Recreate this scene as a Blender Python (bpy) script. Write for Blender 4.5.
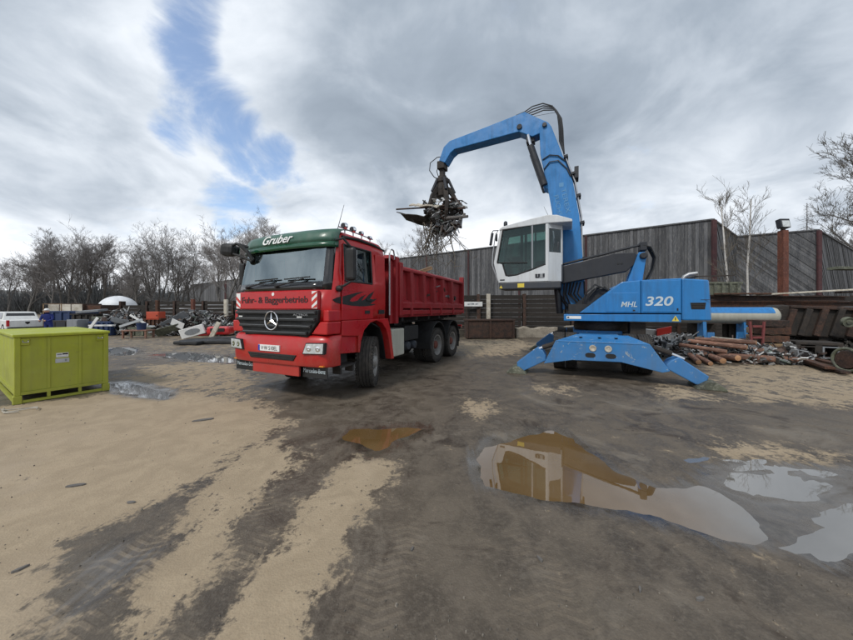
import bpy, math, random
import numpy as np
from mathutils import Vector, Matrix, Euler
R = math.radians
random.seed(7)
for o in list(bpy.data.objects): bpy.data.objects.remove(o)
S = bpy.context.scene
COL = S.collection
# ------------------------------------------------------------------ camera
FPX, YH, CH = 310.0, 309.0, 1.64
cd = bpy.data.cameras.new('camera'); cam = bpy.data.objects.new('camera', cd); COL.objects.link(cam)
cam.location = (0, 0, CH); cam.rotation_euler = (R(90), 0, 0)
cd.sensor_width = 36; cd.lens = 36*FPX/853; cd.shift_y = -(320-YH)/853
cd.clip_start = .05; cd.clip_end = 3000
S.camera = cam
# ------------------------------------------------------------------ world
SUN_EL, SUN_AZ = R(48), R(215)          # azimuth clockwise from +Y: behind the camera, to the left
W = bpy.data.worlds.new('World'); S.world = W; W.use_nodes = True
wn = W.node_tree.nodes; wl = W.node_tree.links
for n in list(wn): wn.remove(n)
class NT:
    """small node helper"""
    def __init__(s, tree): s.t = tree
    def n(s, typ, **kw):
        nd = s.t.nodes.new(typ)
        for k, v in kw.items():
            if k == 'ins':
                for i, val in v.items():
                    if hasattr(val, 'links') or isinstance(val, bpy.types.NodeSocket): s.t.links.new(val, nd.inputs[i])
                    else: nd.inputs[i].default_value = val
            else: setattr(nd, k, v)
        return nd
    def math(s, op, a, b=None, c=None, clamp=False):
        nd = s.n('ShaderNodeMath', operation=op, use_clamp=clamp)
        for i, v in enumerate((a, b, c)):
            if v is None: continue
            if isinstance(v, bpy.types.NodeSocket): s.t.links.new(v, nd.inputs[i])
            else: nd.inputs[i].default_value = v
        return nd.outputs[0]
    def vmath(s, op, a, b=None, scale=None):
        nd = s.n('ShaderNodeVectorMath', operation=op)
        for i, v in enumerate((a, b)):
            if v is None: continue
            if isinstance(v, bpy.types.NodeSocket): s.t.links.new(v, nd.inputs[i])
            else: nd.inputs[i].default_value = v
        if scale is not None:
            if isinstance(scale, bpy.types.NodeSocket): s.t.links.new(scale, nd.inputs['Scale'])
            else: nd.inputs['Scale'].default_value = scale
        return nd
    def noise(s, vec, scale, detail=4, rough=.5, dist=0.0, out=0):
        nd = s.n('ShaderNodeTexNoise', ins={'Scale': scale, 'Detail': detail, 'Roughness': rough, 'Distortion': dist})
        if vec is not None: s.t.links.new(vec, nd.inputs['Vector'])
        return nd.outputs[out]
    def ramp(s, fac, stops, interp='LINEAR'):
        nd = s.n('ShaderNodeValToRGB'); cr = nd.color_ramp; cr.interpolation = interp
        while len(cr.elements) < len(stops): cr.elements.new(.5)
        for e, (p, c) in zip(cr.elements, stops):
            e.position = p; e.color = (c, c, c, 1) if isinstance(c, (int, float)) else (*c, 1)
        s.t.links.new(fac, nd.inputs[0]); return nd.outputs[0]
    def mix(s, fac, a, b, blend='MIX'):
        nd = s.n('ShaderNodeMix', data_type='RGBA', blend_type=blend)
        for i, v in ((0, fac), (6, a), (7, b)):
            if isinstance(v, bpy.types.NodeSocket): s.t.links.new(v, nd.inputs[i])
            else: nd.inputs[i].default_value = v if i == 0 else (*v, 1)
        return nd.outputs[2]
    def mix_f(s, fac, a, b):
        nd = s.n('ShaderNodeMix', data_type='FLOAT')
        for i, v in ((0, fac), (2, a), (3, b)):
            if isinstance(v, bpy.types.NodeSocket): s.t.links.new(v, nd.inputs[i])
            else: nd.inputs[i].default_value = v
        return nd.outputs[0]
    def maprange(s, v, a, b, c=0., d=1., smooth=True):
        nd = s.n('ShaderNodeMapRange', interpolation_type='SMOOTHSTEP' if smooth else 'LINEAR', ins={1: a, 2: b, 3: c, 4: d})
        s.t.links.new(v, nd.inputs[0]); return nd.outputs[0]

k = NT(W.node_tree)
sky = k.n('ShaderNodeTexSky', sky_type='NISHITA', sun_disc=False, sun_elevation=SUN_EL, sun_rotation=SUN_AZ, air_density=1.0, dust_density=.6, ozone_density=1.6)
tc = k.n('ShaderNodeTexCoord'); D = tc.outputs['Generated']
sep = k.n('ShaderNodeSeparateXYZ', ins={0: D})
zz = k.math('ADD', k.math('MAXIMUM', sep.outputs[2], 0.0), .30)
uv = k.n('ShaderNodeCombineXYZ', ins={0: k.math('DIVIDE', sep.outputs[0], zz), 1: k.math('DIVIDE', sep.outputs[1], zz), 2: 3.1}).outputs[0]
warp = k.vmath('SCALE', k.vmath('SUBTRACT', k.noise(uv, 1.3, 6, .55, .3, out=1), (.5, .5, .5)).outputs[0], scale=.30).outputs[0]
Dw = k.vmath('NORMALIZE', k.vmath('ADD', D, warp).outputs[0]).outputs[0]
def pxdir(px, py): return Vector(((px-426.5)/FPX, 1, (YH-py)/FPX)).normalized()
def lobe(px, py, a1, vec=Dw): return k.maprange(k.vmath('DOT_PRODUCT', vec, tuple(pxdir(px, py))).outputs['Value'], math.cos(R(a1)), 1.0)
def mx(ls):
    g = None
    for l in ls: g = l if g is None else k.math('MAXIMUM', g, l)
    return g
g = mx([lobe(*l) for l in ((210, -30, 6.0), (206, 15, 5.2), (198, 55, 5.8), (203, 85, 5.0), (214, 116, 8.0), (242, 134, 7.0), (284, 160, 5.4), (252, 172, 4.2), (228, 206, 5.4), (184, 140, 4.6))])
fr = k.noise(uv, 2.6, 10, .66, .6)
gv = k.math('ADD', k.math('MULTIPLY', g, .95), k.math('MULTIPLY', k.math('SUBTRACT', fr, .5), 2.6))
gap = k.maprange(gv, .20, 1.15)
gap = k.math('MAXIMUM', gap, k.maprange(k.noise(uv, .8, 6, .55, .2), .72, .86))   # a few more openings all over the sky
cn = k.noise(uv, .85, 6, .52, .3)
cn2 = k.noise(k.vmath('ADD', uv, (7.3, 2.2, 0)).outputs[0], 2.6, 9, .56, .45)
br = k.math('ADD', k.math('MULTIPLY', cn, .60), k.math('MULTIPLY', cn2, .40))
low = k.maprange(sep.outputs[2], .03, .60, .125, .0)
dark = mx([lobe(*l, D) for l in ((640, 40, 38), (400, 95, 22), (20, 120, 18))])
lite = mx([lobe(*l, D) for l in ((90, 215, 22), (110, 20, 24), (700, 170, 18), (520, 235, 16))])
br = k.math('ADD', br, k.math('ADD', low, k.math('SUBTRACT', k.math('MULTIPLY', lite, .06), k.math('MULTIPLY', dark, .065))))
cloud = k.ramp(br, [(.30, (.190, .228, .278)), (.42, (.280, .325, .382)), (.50, (.41, .455, .512)), (.58, (.57, .61, .66)), (.68, (.76, .785, .82))])
edge = k.math('MULTIPLY', gap, k.math('SUBTRACT', 1.0, gap))
cloud = k.mix(k.math('MULTIPLY', edge, 1.0, clamp=True), cloud, (.55, .59, .63))
cloud10 = k.vmath('SCALE', cloud, scale=10.0).outputs[0]
skyc = k.vmath('SCALE', sky.outputs[0], scale=1.45).outputs[0]
fin = k.mix(k.math('MULTIPLY', gap, .90), cloud10, skyc)
bg = k.n('ShaderNodeBackground', ins={0: fin, 1: .10})
k.t.links.new(bg.outputs[0], k.n('ShaderNodeOutputWorld').inputs[0])
# ------------------------------------------------------------------ sun
sl = bpy.data.lights.new('sun', 'SUN'); sl.energy = 1.5; sl.angle = R(12); sl.color = (1, .955, .89)
so = bpy.data.objects.new('sun', sl); COL.objects.link(so); so.location = (-6, -8, 30)
sdir = Vector((math.sin(SUN_AZ)*math.cos(SUN_EL), math.cos(SUN_AZ)*math.cos(SUN_EL), math.sin(SUN_EL)))
so.rotation_euler = (-sdir).to_track_quat('-Z', 'Y').to_euler()
S.view_settings.view_transform = 'Standard'; S.view_settings.look = 'None'
S.view_settings.exposure = 0.55; S.view_settings.gamma = 1; S.view_settings.use_curve_mapping = False
S.render.engine = 'CYCLES'; S.render.resolution_x = 1024; S.render.resolution_y = 768

# ------------------------------------------------------------------ helpers
def at(px, py, Y): return Vector(((px-426.5)/FPX*Y, Y, CH-(py-YH)/FPX*Y))   # a point Y metres ahead
def gp(px, py):                                                              # a point on the ground
    Y = CH*FPX/(py-YH); return Vector(((px-426.5)/FPX*Y, Y, 0))

class MB:
    def __init__(s): s.v = []; s.f = []
    def add(s, vs, fs):
        b = len(s.v); s.v += [tuple(v) for v in vs]; s.f += [tuple(b+i for i in f) for f in fs]; return s
    def box(s, c, d, rot=None, taper=1.0):
        hx, hy, hz = d[0]/2, d[1]/2, d[2]/2
        vs = [Vector((x*hx*(taper if z > 0 else 1), y*hy*(taper if z > 0 else 1), z*hz)) for z in (-1, 1) for y in (-1, 1) for x in (-1, 1)]
        if rot is not None:
            M = rot if isinstance(rot, Matrix) else Euler(rot).to_matrix()
            vs = [M @ v for v in vs]
        c = Vector(c); vs = [v+c for v in vs]
        return s.add(vs, [(0, 2, 3, 1), (4, 5, 7, 6), (0, 1, 5, 4), (1, 3, 7, 5), (3, 2, 6, 7), (2, 0, 4, 6)])
    def bx(s, x0, x1, y0, y1, z0, z1): return s.box(((x0+x1)/2, (y0+y1)/2, (z0+z1)/2), (abs(x1-x0), abs(y1-y0), abs(z1-z0)))
    def prism(s, poly, axis, a0, a1):
        """poly in the two remaining axes (in x,y,z order), extruded along axis"""
        n = len(poly)
        def P(p, a):
            return {'x': (a, p[0], p[1]), 'y': (p[0], a, p[1]), 'z': (p[0], p[1], a)}[axis]
        area = sum(poly[i][0]*poly[(i+1) % n][1]-poly[(i+1) % n][0]*poly[i][1] for i in range(n))
        ccw = area > 0
        if axis == 'y': ccw = not ccw
        lo, hi = min(a0, a1), max(a0, a1)
        pl = list(poly) if ccw else list(reversed(poly))
        vs = [P(p, lo) for p in pl]+[P(p, hi) for p in pl]
        fs = [tuple(reversed(range(n))), tuple(range(n, 2*n))]+[(i, (i+1) % n, n+(i+1) % n, n+i) for i in range(n)]
        return s.add(vs, fs)
    def tube(s, p0, p1, r0, r1=None, n=8, cap=True):
        return s.path([p0, p1], [r0, r0 if r1 is None else r1], n, cap)
    def path(s, pts, rs, n=8, cap=True):
        pts = [Vector(p) for p in pts]
        if isinstance(rs, (int, float)): rs = [rs]*len(pts)
        b = len(s.v); m = len(pts); u = None
        for i, p in enumerate(pts):
            t = (pts[min(i+1, m-1)]-pts[max(i-1, 0)])
            t = t.normalized() if t.length > 1e-9 else Vector((0, 0, 1))
            if u is None:
                u = t.orthogonal().normalized()
            else:
                u = (u-t*u.dot(t)); u = u.normalized() if u.length > 1e-6 else t.orthogonal().normalized()
            w = t.cross(u)
            for j in range(n):
                a = 2*math.pi*j/n; q = p+(u*math.cos(a)+w*math.sin(a))*rs[i]; s.v.append((q.x, q.y, q.z))
        for i in range(m-1):
            for j in range(n):
                s.f.append((b+i*n+j, b+i*n+(j+1) % n, b+(i+1)*n+(j+1) % n, b+(i+1)*n+j))
        if cap:
            s.f.append(tuple(b+j for j in reversed(range(n)))); s.f.append(tuple(b+(m-1)*n+j for j in range(n)))
        return s
    def lathe(s, prof, axis='x', c=(0, 0, 0), n=32, closed=False, cap=True):
        """prof: (along, radius)"""
        b = len(s.v); m = len(prof); c = Vector(c)
        for (a, r) in prof:
            for j in range(n):
                t = 2*math.pi*j/n; p = {'x': (a, r*math.cos(t), r*math.sin(t)), 'y': (r*math.sin(t), a, r*math.cos(t)), 'z': (r*math.cos(t), r*math.sin(t), a)}[axis]
                q = Vector(p)+c; s.v.append((q.x, q.y, q.z))
        for i in range(m if closed else m-1):
            for j in range(n):
                i2 = (i+1) % m
                s.f.append((b+i*n+j, b+i*n+(j+1) % n, b+i2*n+(j+1) % n, b+i2*n+j))
        if not closed and cap:
            if prof[0][1] > 1e-5: s.f.append(tuple(b+j for j in reversed(range(n))))
            if prof[-1][1] > 1e-5: s.f.append(tuple(b+(m-1)*n+j for j in range(n)))
        return s
    def build(s, name, mat, parent=None, loc=None, rot=None, bevel=0, smooth=None):
        me = bpy.data.meshes.new(name); me.from_pydata(s.v, [], s.f); me.validate(); me.update()
        o = bpy.data.objects.new(name, me); COL.objects.link(o)
        me.materials.append(M[mat] if isinstance(mat, str) else mat)
        if smooth is not None:
            me.polygons.foreach_set('use_smooth', [True]*len(me.polygons)); me.set_sharp_from_angle(angle=R(smooth))
        if bevel:
            b = o.modifiers.new('bevel', 'BEVEL'); b.width = bevel; b.segments = 2; b.limit_method = 'ANGLE'; b.angle_limit = R(35)
        if parent is not None: o.parent = parent
        if loc is not None: o.location = loc
        if rot is not None: o.rotation_euler = rot
        return o

def tag(o, label, cat, group=None):
    o['label'] = label; o['category'] = cat
    if group: o['group'] = group
    return o
def struct(o): o['kind'] = 'structure'; return o
def stuff(o): o['kind'] = 'stuff'; return o
def empty(name, loc=(0, 0, 0), rz=0, label=None, cat=None, group=None):
    o = bpy.data.objects.new(name, None); COL.objects.link(o); o.location = loc; o.rotation_euler = (0, 0, rz); o.empty_display_size = .2
    if label: tag(o, label, cat, group)
    return o
def clone(o, name=None, parent=None, loc=None, rot=None, scale=None):
    c = o.copy(); COL.objects.link(c)
    if parent is not None: c.parent = parent
    if loc is not None: c.location = loc
    if rot is not None: c.rotation_euler = rot
    if scale is not None: c.scale = scale
    for ch in list(o.children): clone(ch, parent=c)
    return c
def text(s, mat, parent, c, w, h, face, name='lettering', shear=0, offset=0, depth=.003, rotz_extra=None):
    cu = bpy.data.curves.new(name, 'FONT'); cu.body = s; cu.extrude = depth; cu.shear = shear; cu.offset = offset; cu.resolution_u = 4
    t = bpy.data.objects.new(name, cu); COL.objects.link(t)
    bpy.context.view_layer.update()
    me = bpy.data.meshes.new_from_object(t.evaluated_get(bpy.context.evaluated_depsgraph_get()))
    bpy.data.objects.remove(t)
    xs = [v.co.x for v in me.vertices]; ys = [v.co.y for v in me.vertices]
    cx, cy = (min(xs)+max(xs))/2, (min(ys)+max(ys))/2
    sx, sy = w/(max(xs)-min(xs)), h/(max(ys)-min(ys))
    Mx = {'-y': Matrix(((1, 0, 0), (0, 0, -1), (0, 1, 0))), '+x': Matrix(((0, 0, 1), (1, 0, 0), (0, 1, 0)))}[face] if isinstance(face, str) else face
    for v in me.vertices:
        p = Vector(((v.co.x-cx)*sx, (v.co.y-cy)*sy, v.co.z)); v.co = Mx @ p
    me.name = name; me.materials.clear(); me.materials.append(M[mat])
    o = bpy.data.objects.new(name, me); COL.objects.link(o); o.parent = parent; o.location = c
    return o

def bent(mb, rn, c):
    # a small torn and folded piece of sheet
    L, w, t = rn.uniform(.12, .55), rn.uniform(.05, .26), rn.uniform(.006, .05); E_ = Euler((rn.uniform(-1, 1), rn.uniform(-1, 1), rn.uniform(0, 6.3))).to_matrix(); f = rn.uniform(-.7, .7)*w; n = 4; vs = []
    for i in range(n):
        u = i/(n-1)-.5; ww = w*rn.uniform(.5, 1.1); zz_ = f*math.sin(u*3+rn.random())
        for (yy, z_) in ((-ww/2, -t/2), (ww/2, -t/2+rn.uniform(-.03, .03)), (ww/2, t/2), (-ww/2, t/2)): vs.append(E_ @ Vector((u*L, yy, zz_+z_))+Vector(c))
    mb.add(vs, [(0, 1, 2, 3), (15, 14, 13, 12)]+[(a*4+j, (a+1)*4+j, (a+1)*4+(j+1) % 4, a*4+(j+1) % 4) for a in range(n-1) for j in range(4)])

# ------------------------------------------------------------------ materials
M = {}
def mat(name):
    m = bpy.data.materials.new(name); m.use_nodes = True; t = m.node_tree
    b = t.nodes['Principled BSDF']; M[name] = m
    return m, NT(t), b
def paint(name, col, rough=.35, dirt=.35, dcol=(.10, .085, .07), coat=.25, scale=1.0, metallic=0., chips=None, mud=0., dent=0.):
    """paint with grime blotches, streak-like dust and slightly uneven gloss"""
    m, k, b = mat(name); co = k.n('ShaderNodeTexCoord').outputs['Object']
    n1 = k.noise(co, 2.1*scale, 8, .62, .4); n2 = k.noise(co, 19*scale, 6, .6)
    st = k.n('ShaderNodeMapping', ins={'Vector': co, 'Scale': (9*scale, 9*scale, .8*scale)}).outputs[0]
    n3 = k.noise(st, 1.0, 6, .6, .2)
    f = k.math('MULTIPLY', k.maprange(k.math('ADD', k.math('MULTIPLY', n1, .55), k.math('MULTIPLY', n3, .45)), .42, .68), dirt)
    f2 = k.math('MULTIPLY', k.maprange(n2, .55, .72), dirt*.5)
    c = k.mix(k.math('MAXIMUM', f, f2), col, dcol)
    var = k.maprange(n1, .3, .7, .86, 1.08)
    c = k.mix(1.0, c, k.n('ShaderNodeCombineColor', ins={0: var, 1: var, 2: var}).outputs[0], 'MULTIPLY')
    if chips:
        ch = k.maprange(k.noise(co, 7.5*scale, 9, .72, .8), chips[1], chips[1]+.03)
        c = k.mix(ch, c, chips[0])
    if mud:      # dried mud spray, thickest on the low panels
        zc = k.n('ShaderNodeSeparateXYZ', ins={0: co}).outputs[2]
        mf = k.math('MULTIPLY', k.maprange(k.math('ADD', zc, k.math('MULTIPLY', k.math('SUBTRACT', k.noise(co, 4.5, 8, .7, .4), .5), 2.2)), 1.35, .35), mud)
        c = k.mix(mf, c, (.23, .175, .125))
    k.t.links.new(c, b.inputs['Base Color'])
    k.t.links.new(k.maprange(n1, .3, .7, rough*.8, min(1, rough*1.6)), b.inputs['Roughness'])
    b.inputs['Metallic'].default_value = metallic
    b.inputs['Coat Weight'].default_value = coat; b.inputs['Coat Roughness'].default_value = .12
    bp = k.n('ShaderNodeBump', ins={'Strength': .06, 'Distance': .01, 'Height': n2})
    if dent: bp = k.n('ShaderNodeBump', ins={'Strength': dent, 'Distance': .06, 'Height': k.noise(co, 2.6*scale, 2, .4), 'Normal': bp.outputs[0]})
    k.t.links.new(bp.outputs[0], b.inputs['Normal'])
    return m
def rough_mat(name, c0, c1, scale=6, rough=.8, c2=None, bump=.3, metallic=0, stretch=(1, 1, 1), island=False, thr=(.35, .65)):
    m, k, b = mat(name); co = k.n('ShaderNodeTexCoord').outputs['Object']
    mp = k.n('ShaderNodeMapping', ins={'Vector': co, 'Scale': stretch}).outputs[0]
    n1 = k.noise(mp, scale, 8, .65, .3); n2 = k.noise(mp, scale*6, 6, .6)
    c = k.mix(k.maprange(n1, *thr), c0, c1)
    if c2: c = k.mix(k.maprange(n2, .5, .7), c, c2)
    if island:
        ri = k.n('ShaderNodeNewGeometry').outputs['Random Per Island']
        v = k.maprange(ri, 0, 1, .62, 1.32, smooth=False)
        if name == 'scrap_mix':
            c = k.mix(.75, c, k.ramp(ri, [(0, (.03, .028, .026)), (.2, (.085, .045, .03)), (.36, (.06, .06, .06)), (.52, (.20, .21, .22)), (.74, (.45, .46, .46)), (.95, (.10, .14, .12))], 'CONSTANT'))
    else:
        v = k.maprange(k.n('ShaderNodeObjectInfo').outputs['Random'], 0, 1, .78, 1.2, smooth=False)
    c = k.mix(1.0, c, k.n('ShaderNodeCombineColor', ins={0: v, 1: v, 2: v}).outputs[0], 'MULTIPLY')
    k.t.links.new(c, b.inputs['Base Color']); b.inputs['Roughness'].default_value = rough; b.inputs['Metallic'].default_value = metallic
    bp = k.n('ShaderNodeBump', ins={'Strength': bump, 'Distance': .02, 'Height': n2}); k.t.links.new(bp.outputs[0], b.inputs['Normal'])
    return m
def glass(name, tint, ior, dark=.05):
    m, k, b = mat(name); t = k.t; t.nodes.remove(b)
    tr = k.n('ShaderNodeBsdfTransparent', ins={0: (*tint, 1)}); gl = k.n('ShaderNodeBsdfGlossy', ins={'Color': (.84, .97, 1, 1), 'Roughness': .015})
    fr = k.n('ShaderNodeFresnel', ins={'IOR': ior})
    co = k.n('ShaderNodeTexCoord').outputs['Object']
    df = k.n('ShaderNodeBsdfDiffuse', ins={'Color': (.16, .16, .15, 1)})
    dm = k.math('MULTIPLY', k.maprange(k.noise(co, 3, 7, .6), .4, .75), dark)
    mx = k.n('ShaderNodeMixShader'); t.links.new(fr.outputs[0], mx.inputs[0]); t.links.new(tr.outputs[0], mx.inputs[1]); t.links.new(gl.outputs[0], mx.inputs[2])
    m2 = k.n('ShaderNodeMixShader'); t.links.new(dm, m2.inputs[0]); t.links.new(mx.outputs[0], m2.inputs[1]); t.links.new(df.outputs[0], m2.inputs[2])
    t.links.new(m2.outputs[0], t.nodes['Material Output'].inputs[0])

paint('red_paint', (.46, .008, .010), .30, .30, (.22, .03, .025), coat=.2, mud=.18)
paint('red_bed', (.30, .009, .014), .50, .45, (.07, .02, .02), coat=.05, chips=((.08, .05, .04), .66), dent=.35)
paint('blue_paint', (.012, .185, .49), .42, .60, (.015, .075, .17), coat=.12, chips=((.12, .15, .17), .66), dent=.12)
paint('blue_worn', (.016, .18, .46), .5, .45, (.06, .12, .19), coat=.05, chips=((.30, .35, .37), .60), mud=.12, dent=.2)
paint('white_cab', (.60, .63, .65), .4, .50, (.30, .29, .27), coat=.15)
paint('lime_paint', (.37, .415, .020), .5, .45, (.18, .19, .05), coat=.05, chips=((.13, .085, .04), .665), dent=.5, mud=.18)
paint('green_visor', (.030, .105, .070), .40, .55, (.10, .135, .115), coat=.15)
paint('green_dark', (.004, .070, .030), .25, .2, (.02, .04, .03), coat=.4)
paint('black_plastic', (.012, .013, .014), .55, .22, (.035, .033, .030), coat=0)
paint('black_gloss', (.010, .010, .012), .2, .1, (.03, .03, .03), coat=.5)
paint('dark_frame', (.014, .017, .024), .5, .30, (.04, .037, .034), coat=.03)
paint('grey_frame', (.035, .042, .055), .5, .35, (.07, .065, .055), coat=.05)
paint('chassis', (.018, .017, .017), .6, .55, (.07, .058, .045), coat=0)
paint('white_paint', (.72, .73, .72), .45, .3, (.4, .38, .34), coat=.1)
paint('cream_box', (.42, .42, .36), .5, .5, (.20, .18, .14), coat=0)
paint('chrome', (.75, .76, .78), .12, .15, (.3, .3, .3), coat=0, metallic=1)
paint('steel', (.42, .43, .44), .35, .35, (.16, .13, .11), coat=0, metallic=.8)
paint('rim_steel', (.30, .30, .29), .5, .6, (.13, .10, .08), coat=0, metallic=.3)
paint('rim_red', (.13, .032, .022), .7, .5, (.16, .10, .07), coat=0)
paint('lens', (.52, .55, .55), .10, .35, (.75, .77, .75), coat=1, scale=6)
paint('amber', (.75, .25, .03), .2, .1, coat=.6)
paint('tail_red', (.5, .015, .02), .15, .1, coat=.6)
paint('plate_white', (.78, .79, .78), .4, .15, (.4, .4, .38), coat=0)
paint('eu_blue', (.01, .04, .38), .4, .1, coat=0)
paint('yellow_label', (.70, .55, .06), .5, .3, (.3, .25, .1), coat=0)
paint('pale_lettering', (.52, .60, .64), .5, .2, (.3, .4, .5), coat=0)
paint('faint_lettering', (.09, .26, .47), .5, .4, (.05, .17, .36), coat=0)
paint('dark_red_text', (.035, .010, .012), .4, .1, coat=0)
paint('hazard_red', (.55, .03, .02), .4, .15, coat=.1)
paint('dull_red', (.20, .045, .045), .7, .6, (.08, .04, .03), coat=0)
paint('skip_blue', (.014, .036, .11), .55, .5, (.05, .06, .08), coat=0)
paint('orange_paint', (.50, .07, .03), .55, .4, (.16, .06, .04), coat=0)
paint('light_metal', (.48, .51, .53), .38, .4, (.24, .23, .21), coat=0, metallic=.35)
paint('mid_metal', (.25, .27, .29), .45, .5, (.12, .11, .10), coat=0, metallic=.3)
paint('fabric_blue', (.012, .025, .16), .9, .3, (.01, .015, .06), coat=0)
paint('skin', (.52, .30, .22), .6, .1, coat=0)
rough_mat('rubber', (.020, .019, .018), (.045, .040, .034), 9, .85, bump=.2)
rough_mat('rust', (.085, .034, .018), (.035, .020, .014), 5, .85, (.13, .06, .03), .4)
rough_mat('rust_brown', (.060, .030, .020), (.022, .016, .013), 4, .85, (.09, .05, .035), .4)
rough_mat('dark_iron', (.014, .013, .012), (.034, .026, .020), 5, .75, (.05, .036, .028), .4)
rough_mat('sleeper', (.013, .011, .009), (.030, .024, .020), 3, .9, (.055, .047, .04), .5, stretch=(.35, 3, 3))
rough_mat('old_boards', (.112, .115, .121), (.060, .063, .070), 1.5, .9, (.170, .166, .162), .4, stretch=(3, 3, .35), island=True)
rough_mat('timber', (.30, .20, .11), (.16, .10, .06), 3, .85, (.36, .26, .16), .4, stretch=(.5, 3, 3))
rough_mat('pale_timber', (.50, .47, .40), (.32, .28, .22), 3, .8, (.58, .55, .48), .3)
rough_mat('debarked_log', (.235, .115, .078), (.105, .060, .045), 4, .85, (.34, .21, .15), .4, stretch=(.4, 2, 2))
rough_mat('log_end', (.42, .24, .13), (.30, .16, .08), 9, .8, None, .3)
rough_mat('bark', (.15, .14, .13), (.095, .09, .086), 5, .95, None, .4)
rough_mat('twig', (.25, .232, .222), (.19, .178, .172), 3, .95, None, .1)  # lightened so the distant crowns look hazy; haze is in the colour
rough_mat('willow_twig', (.135, .118, .095), (.09, .078, .062), 3, .95, None, .1)
rough_mat('birch_bark', (.62, .60, .57), (.50, .48, .45), 5, .8, (.06, .055, .05), .3, stretch=(1, 1, 5), thr=(.4, .6))
rough_mat('needles', (.020, .032, .016), (.035, .045, .022), 2, .9, None, .3)
rough_mat('far_wood', (.15, .15, .148), (.10, .104, .105), .6, .95, (.075, .068, .06), .5)  # pale grey carries the distance haze as colour
rough_mat('concrete', (.34, .30, .24), (.22, .19, .15), 3, .9, (.42, .38, .31), .5)
rough_mat('tarp_white', (.75, .77, .79), (.62, .64, .67), 2, .5, None, .4)
rough_mat('brown_rust_post', (.13, .045, .028), (.075, .028, .020), 3, .85, (.17, .07, .045), .4, stretch=(1, 1, .4))
rough_mat('wall_post', (.085, .034, .036), (.055, .025, .028), 3, .85, None, .3)
rough_mat('sheet_olive', (.13, .14, .095), (.06, .065, .05), 3, .7, (.2, .2, .16), .4)
rough_mat('scrap_mix', (.12, .115, .11), (.035, .032, .03), 4, .6, (.24, .22, .20), .4, island=True, metallic=.3)
rough_mat('load_dark', (.022, .020, .017), (.042, .036, .029), 5, .8, (.09, .085, .07), .4)
rough_mat('hose', (.012, .012, .013), (.022, .022, .022), 5, .5, None, .1)
rough_mat('interior', (.020, .021, .023), (.035, .036, .038), 5, .8, None, .1)
rough_mat('seat_cloth', (.06, .065, .075), (.035, .037, .042), 5, .9, None, .2)
glass('windscreen_glass', (.60, .74, .76), 3.5, .05)
glass('side_glass', (.10, .12, .125), 1.6)
glass('cab_glass', (.48, .60, .57), 1.5, .03)
# muddy water
m, k, b = mat('muddy_water'); co = k.n('ShaderNodeTexCoord').outputs['Object']
wc = k.mix(k.maprange(k.noise(co, 1.1, 5, .5), .35, .65), (.125, .074, .028), (.165, .104, .046))
sx_ = k.math('ADD', k.n('ShaderNodeSeparateXYZ', ins={0: co}).outputs[0], k.math('MULTIPLY', k.noise(co, .9, 4, .5), 1.4))   # brown silt turns grey to the right, paled to stand in for reflected sky
wc = k.mix(k.maprange(sx_, 2.5, 3.4), wc, (.165, .155, .140))
k.t.links.new(wc, b.inputs['Base Color'])
b.inputs['Roughness'].default_value = .015; b.inputs['IOR'].default_value = 2.3
k.t.links.new(k.n('ShaderNodeBump', ins={'Strength': .02, 'Distance': .01, 'Height': k.noise(co, 6, 3, .5)}).outputs[0], b.inputs['Normal'])
m, k, b = mat('clear_water'); co = k.n('ShaderNodeTexCoord').outputs['Object']
b.inputs['Base Color'].default_value = (.17, .175, .18, 1); b.inputs['Roughness'].default_value = .02; b.inputs['IOR'].default_value = 2.1  # pale base colour stands in for bright sky mirrored in the water
k.t.links.new(k.n('ShaderNodeBump', ins={'Strength': .02, 'Distance': .01, 'Height': k.noise(co, 6, 3, .5)}).outputs[0], b.inputs['Normal'])

# ================================================================== GROUND
def axis_pts(a, b, step, lo, hi, g=1.13):
    p = list(np.arange(a, b+1e-6, step)); s = step; x = p[-1]
    while x < hi: s = min(s*g, 60); x += s; p.append(x)
    s = step; x = p[0]; q = []
    while x > lo: s = min(s*g, 60); x -= s; q.append(x)
    return np.array(q[::-1]+p)
gx = axis_pts(-8.5, 8.5, .05, -700, 700); gy = axis_pts(.9, 9.2, .05, -80, 1200)
GX, GY = np.meshgrid(gx, gy)
rngn = np.random.RandomState(5)
_tab = rngn.rand(256, 256)
def vnoise(x, y):
    xi = np.floor(x).astype(int); yi = np.floor(y).astype(int); fx = x-xi; fy = y-yi
    fx = fx*fx*(3-2*fx); fy = fy*fy*(3-2*fy)
    t = lambda a, b: _tab[a & 255, b & 255]
    return (t(xi, yi)*(1-fx)+t(xi+1, yi)*fx)*(1-fy)+(t(xi, yi+1)*(1-fx)+t(xi+1, yi+1)*fx)*fy
def fbm(x, y, sc, o=4):
    r = 0; a = .5; tot = 0
    for i in range(o): r = r+a*vnoise(x*sc+17*i, y*sc+31*i); tot += a; a *= .5; sc *= 2.03
    return r/tot
def gpoly(pts): return np.array([gp(*p)[:2] for p in pts])
def sdist(poly, X, Y):
    d = np.full(X.shape, 1e9); ins = np.zeros(X.shape, bool); n = len(poly)
    for i in range(n):
        a = poly[i]; b_ = poly[(i+1) % n]; e = b_-a; wx = X-a[0]; wy = Y-a[1]
        t = np.clip((wx*e[0]+wy*e[1])/(e@e+1e-12), 0, 1)
        d = np.minimum(d, (wx-e[0]*t)**2+(wy-e[1]*t)**2)
        c = (a[1] <= Y) != (b_[1] <= Y)
        xc = a[0]+(Y-a[1])*e[0]/(e[1] if abs(e[1]) > 1e-9 else 1e-9)
        ins ^= c & (X < xc)
    return np.where(ins, -1, 1)*np.sqrt(d)
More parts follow.
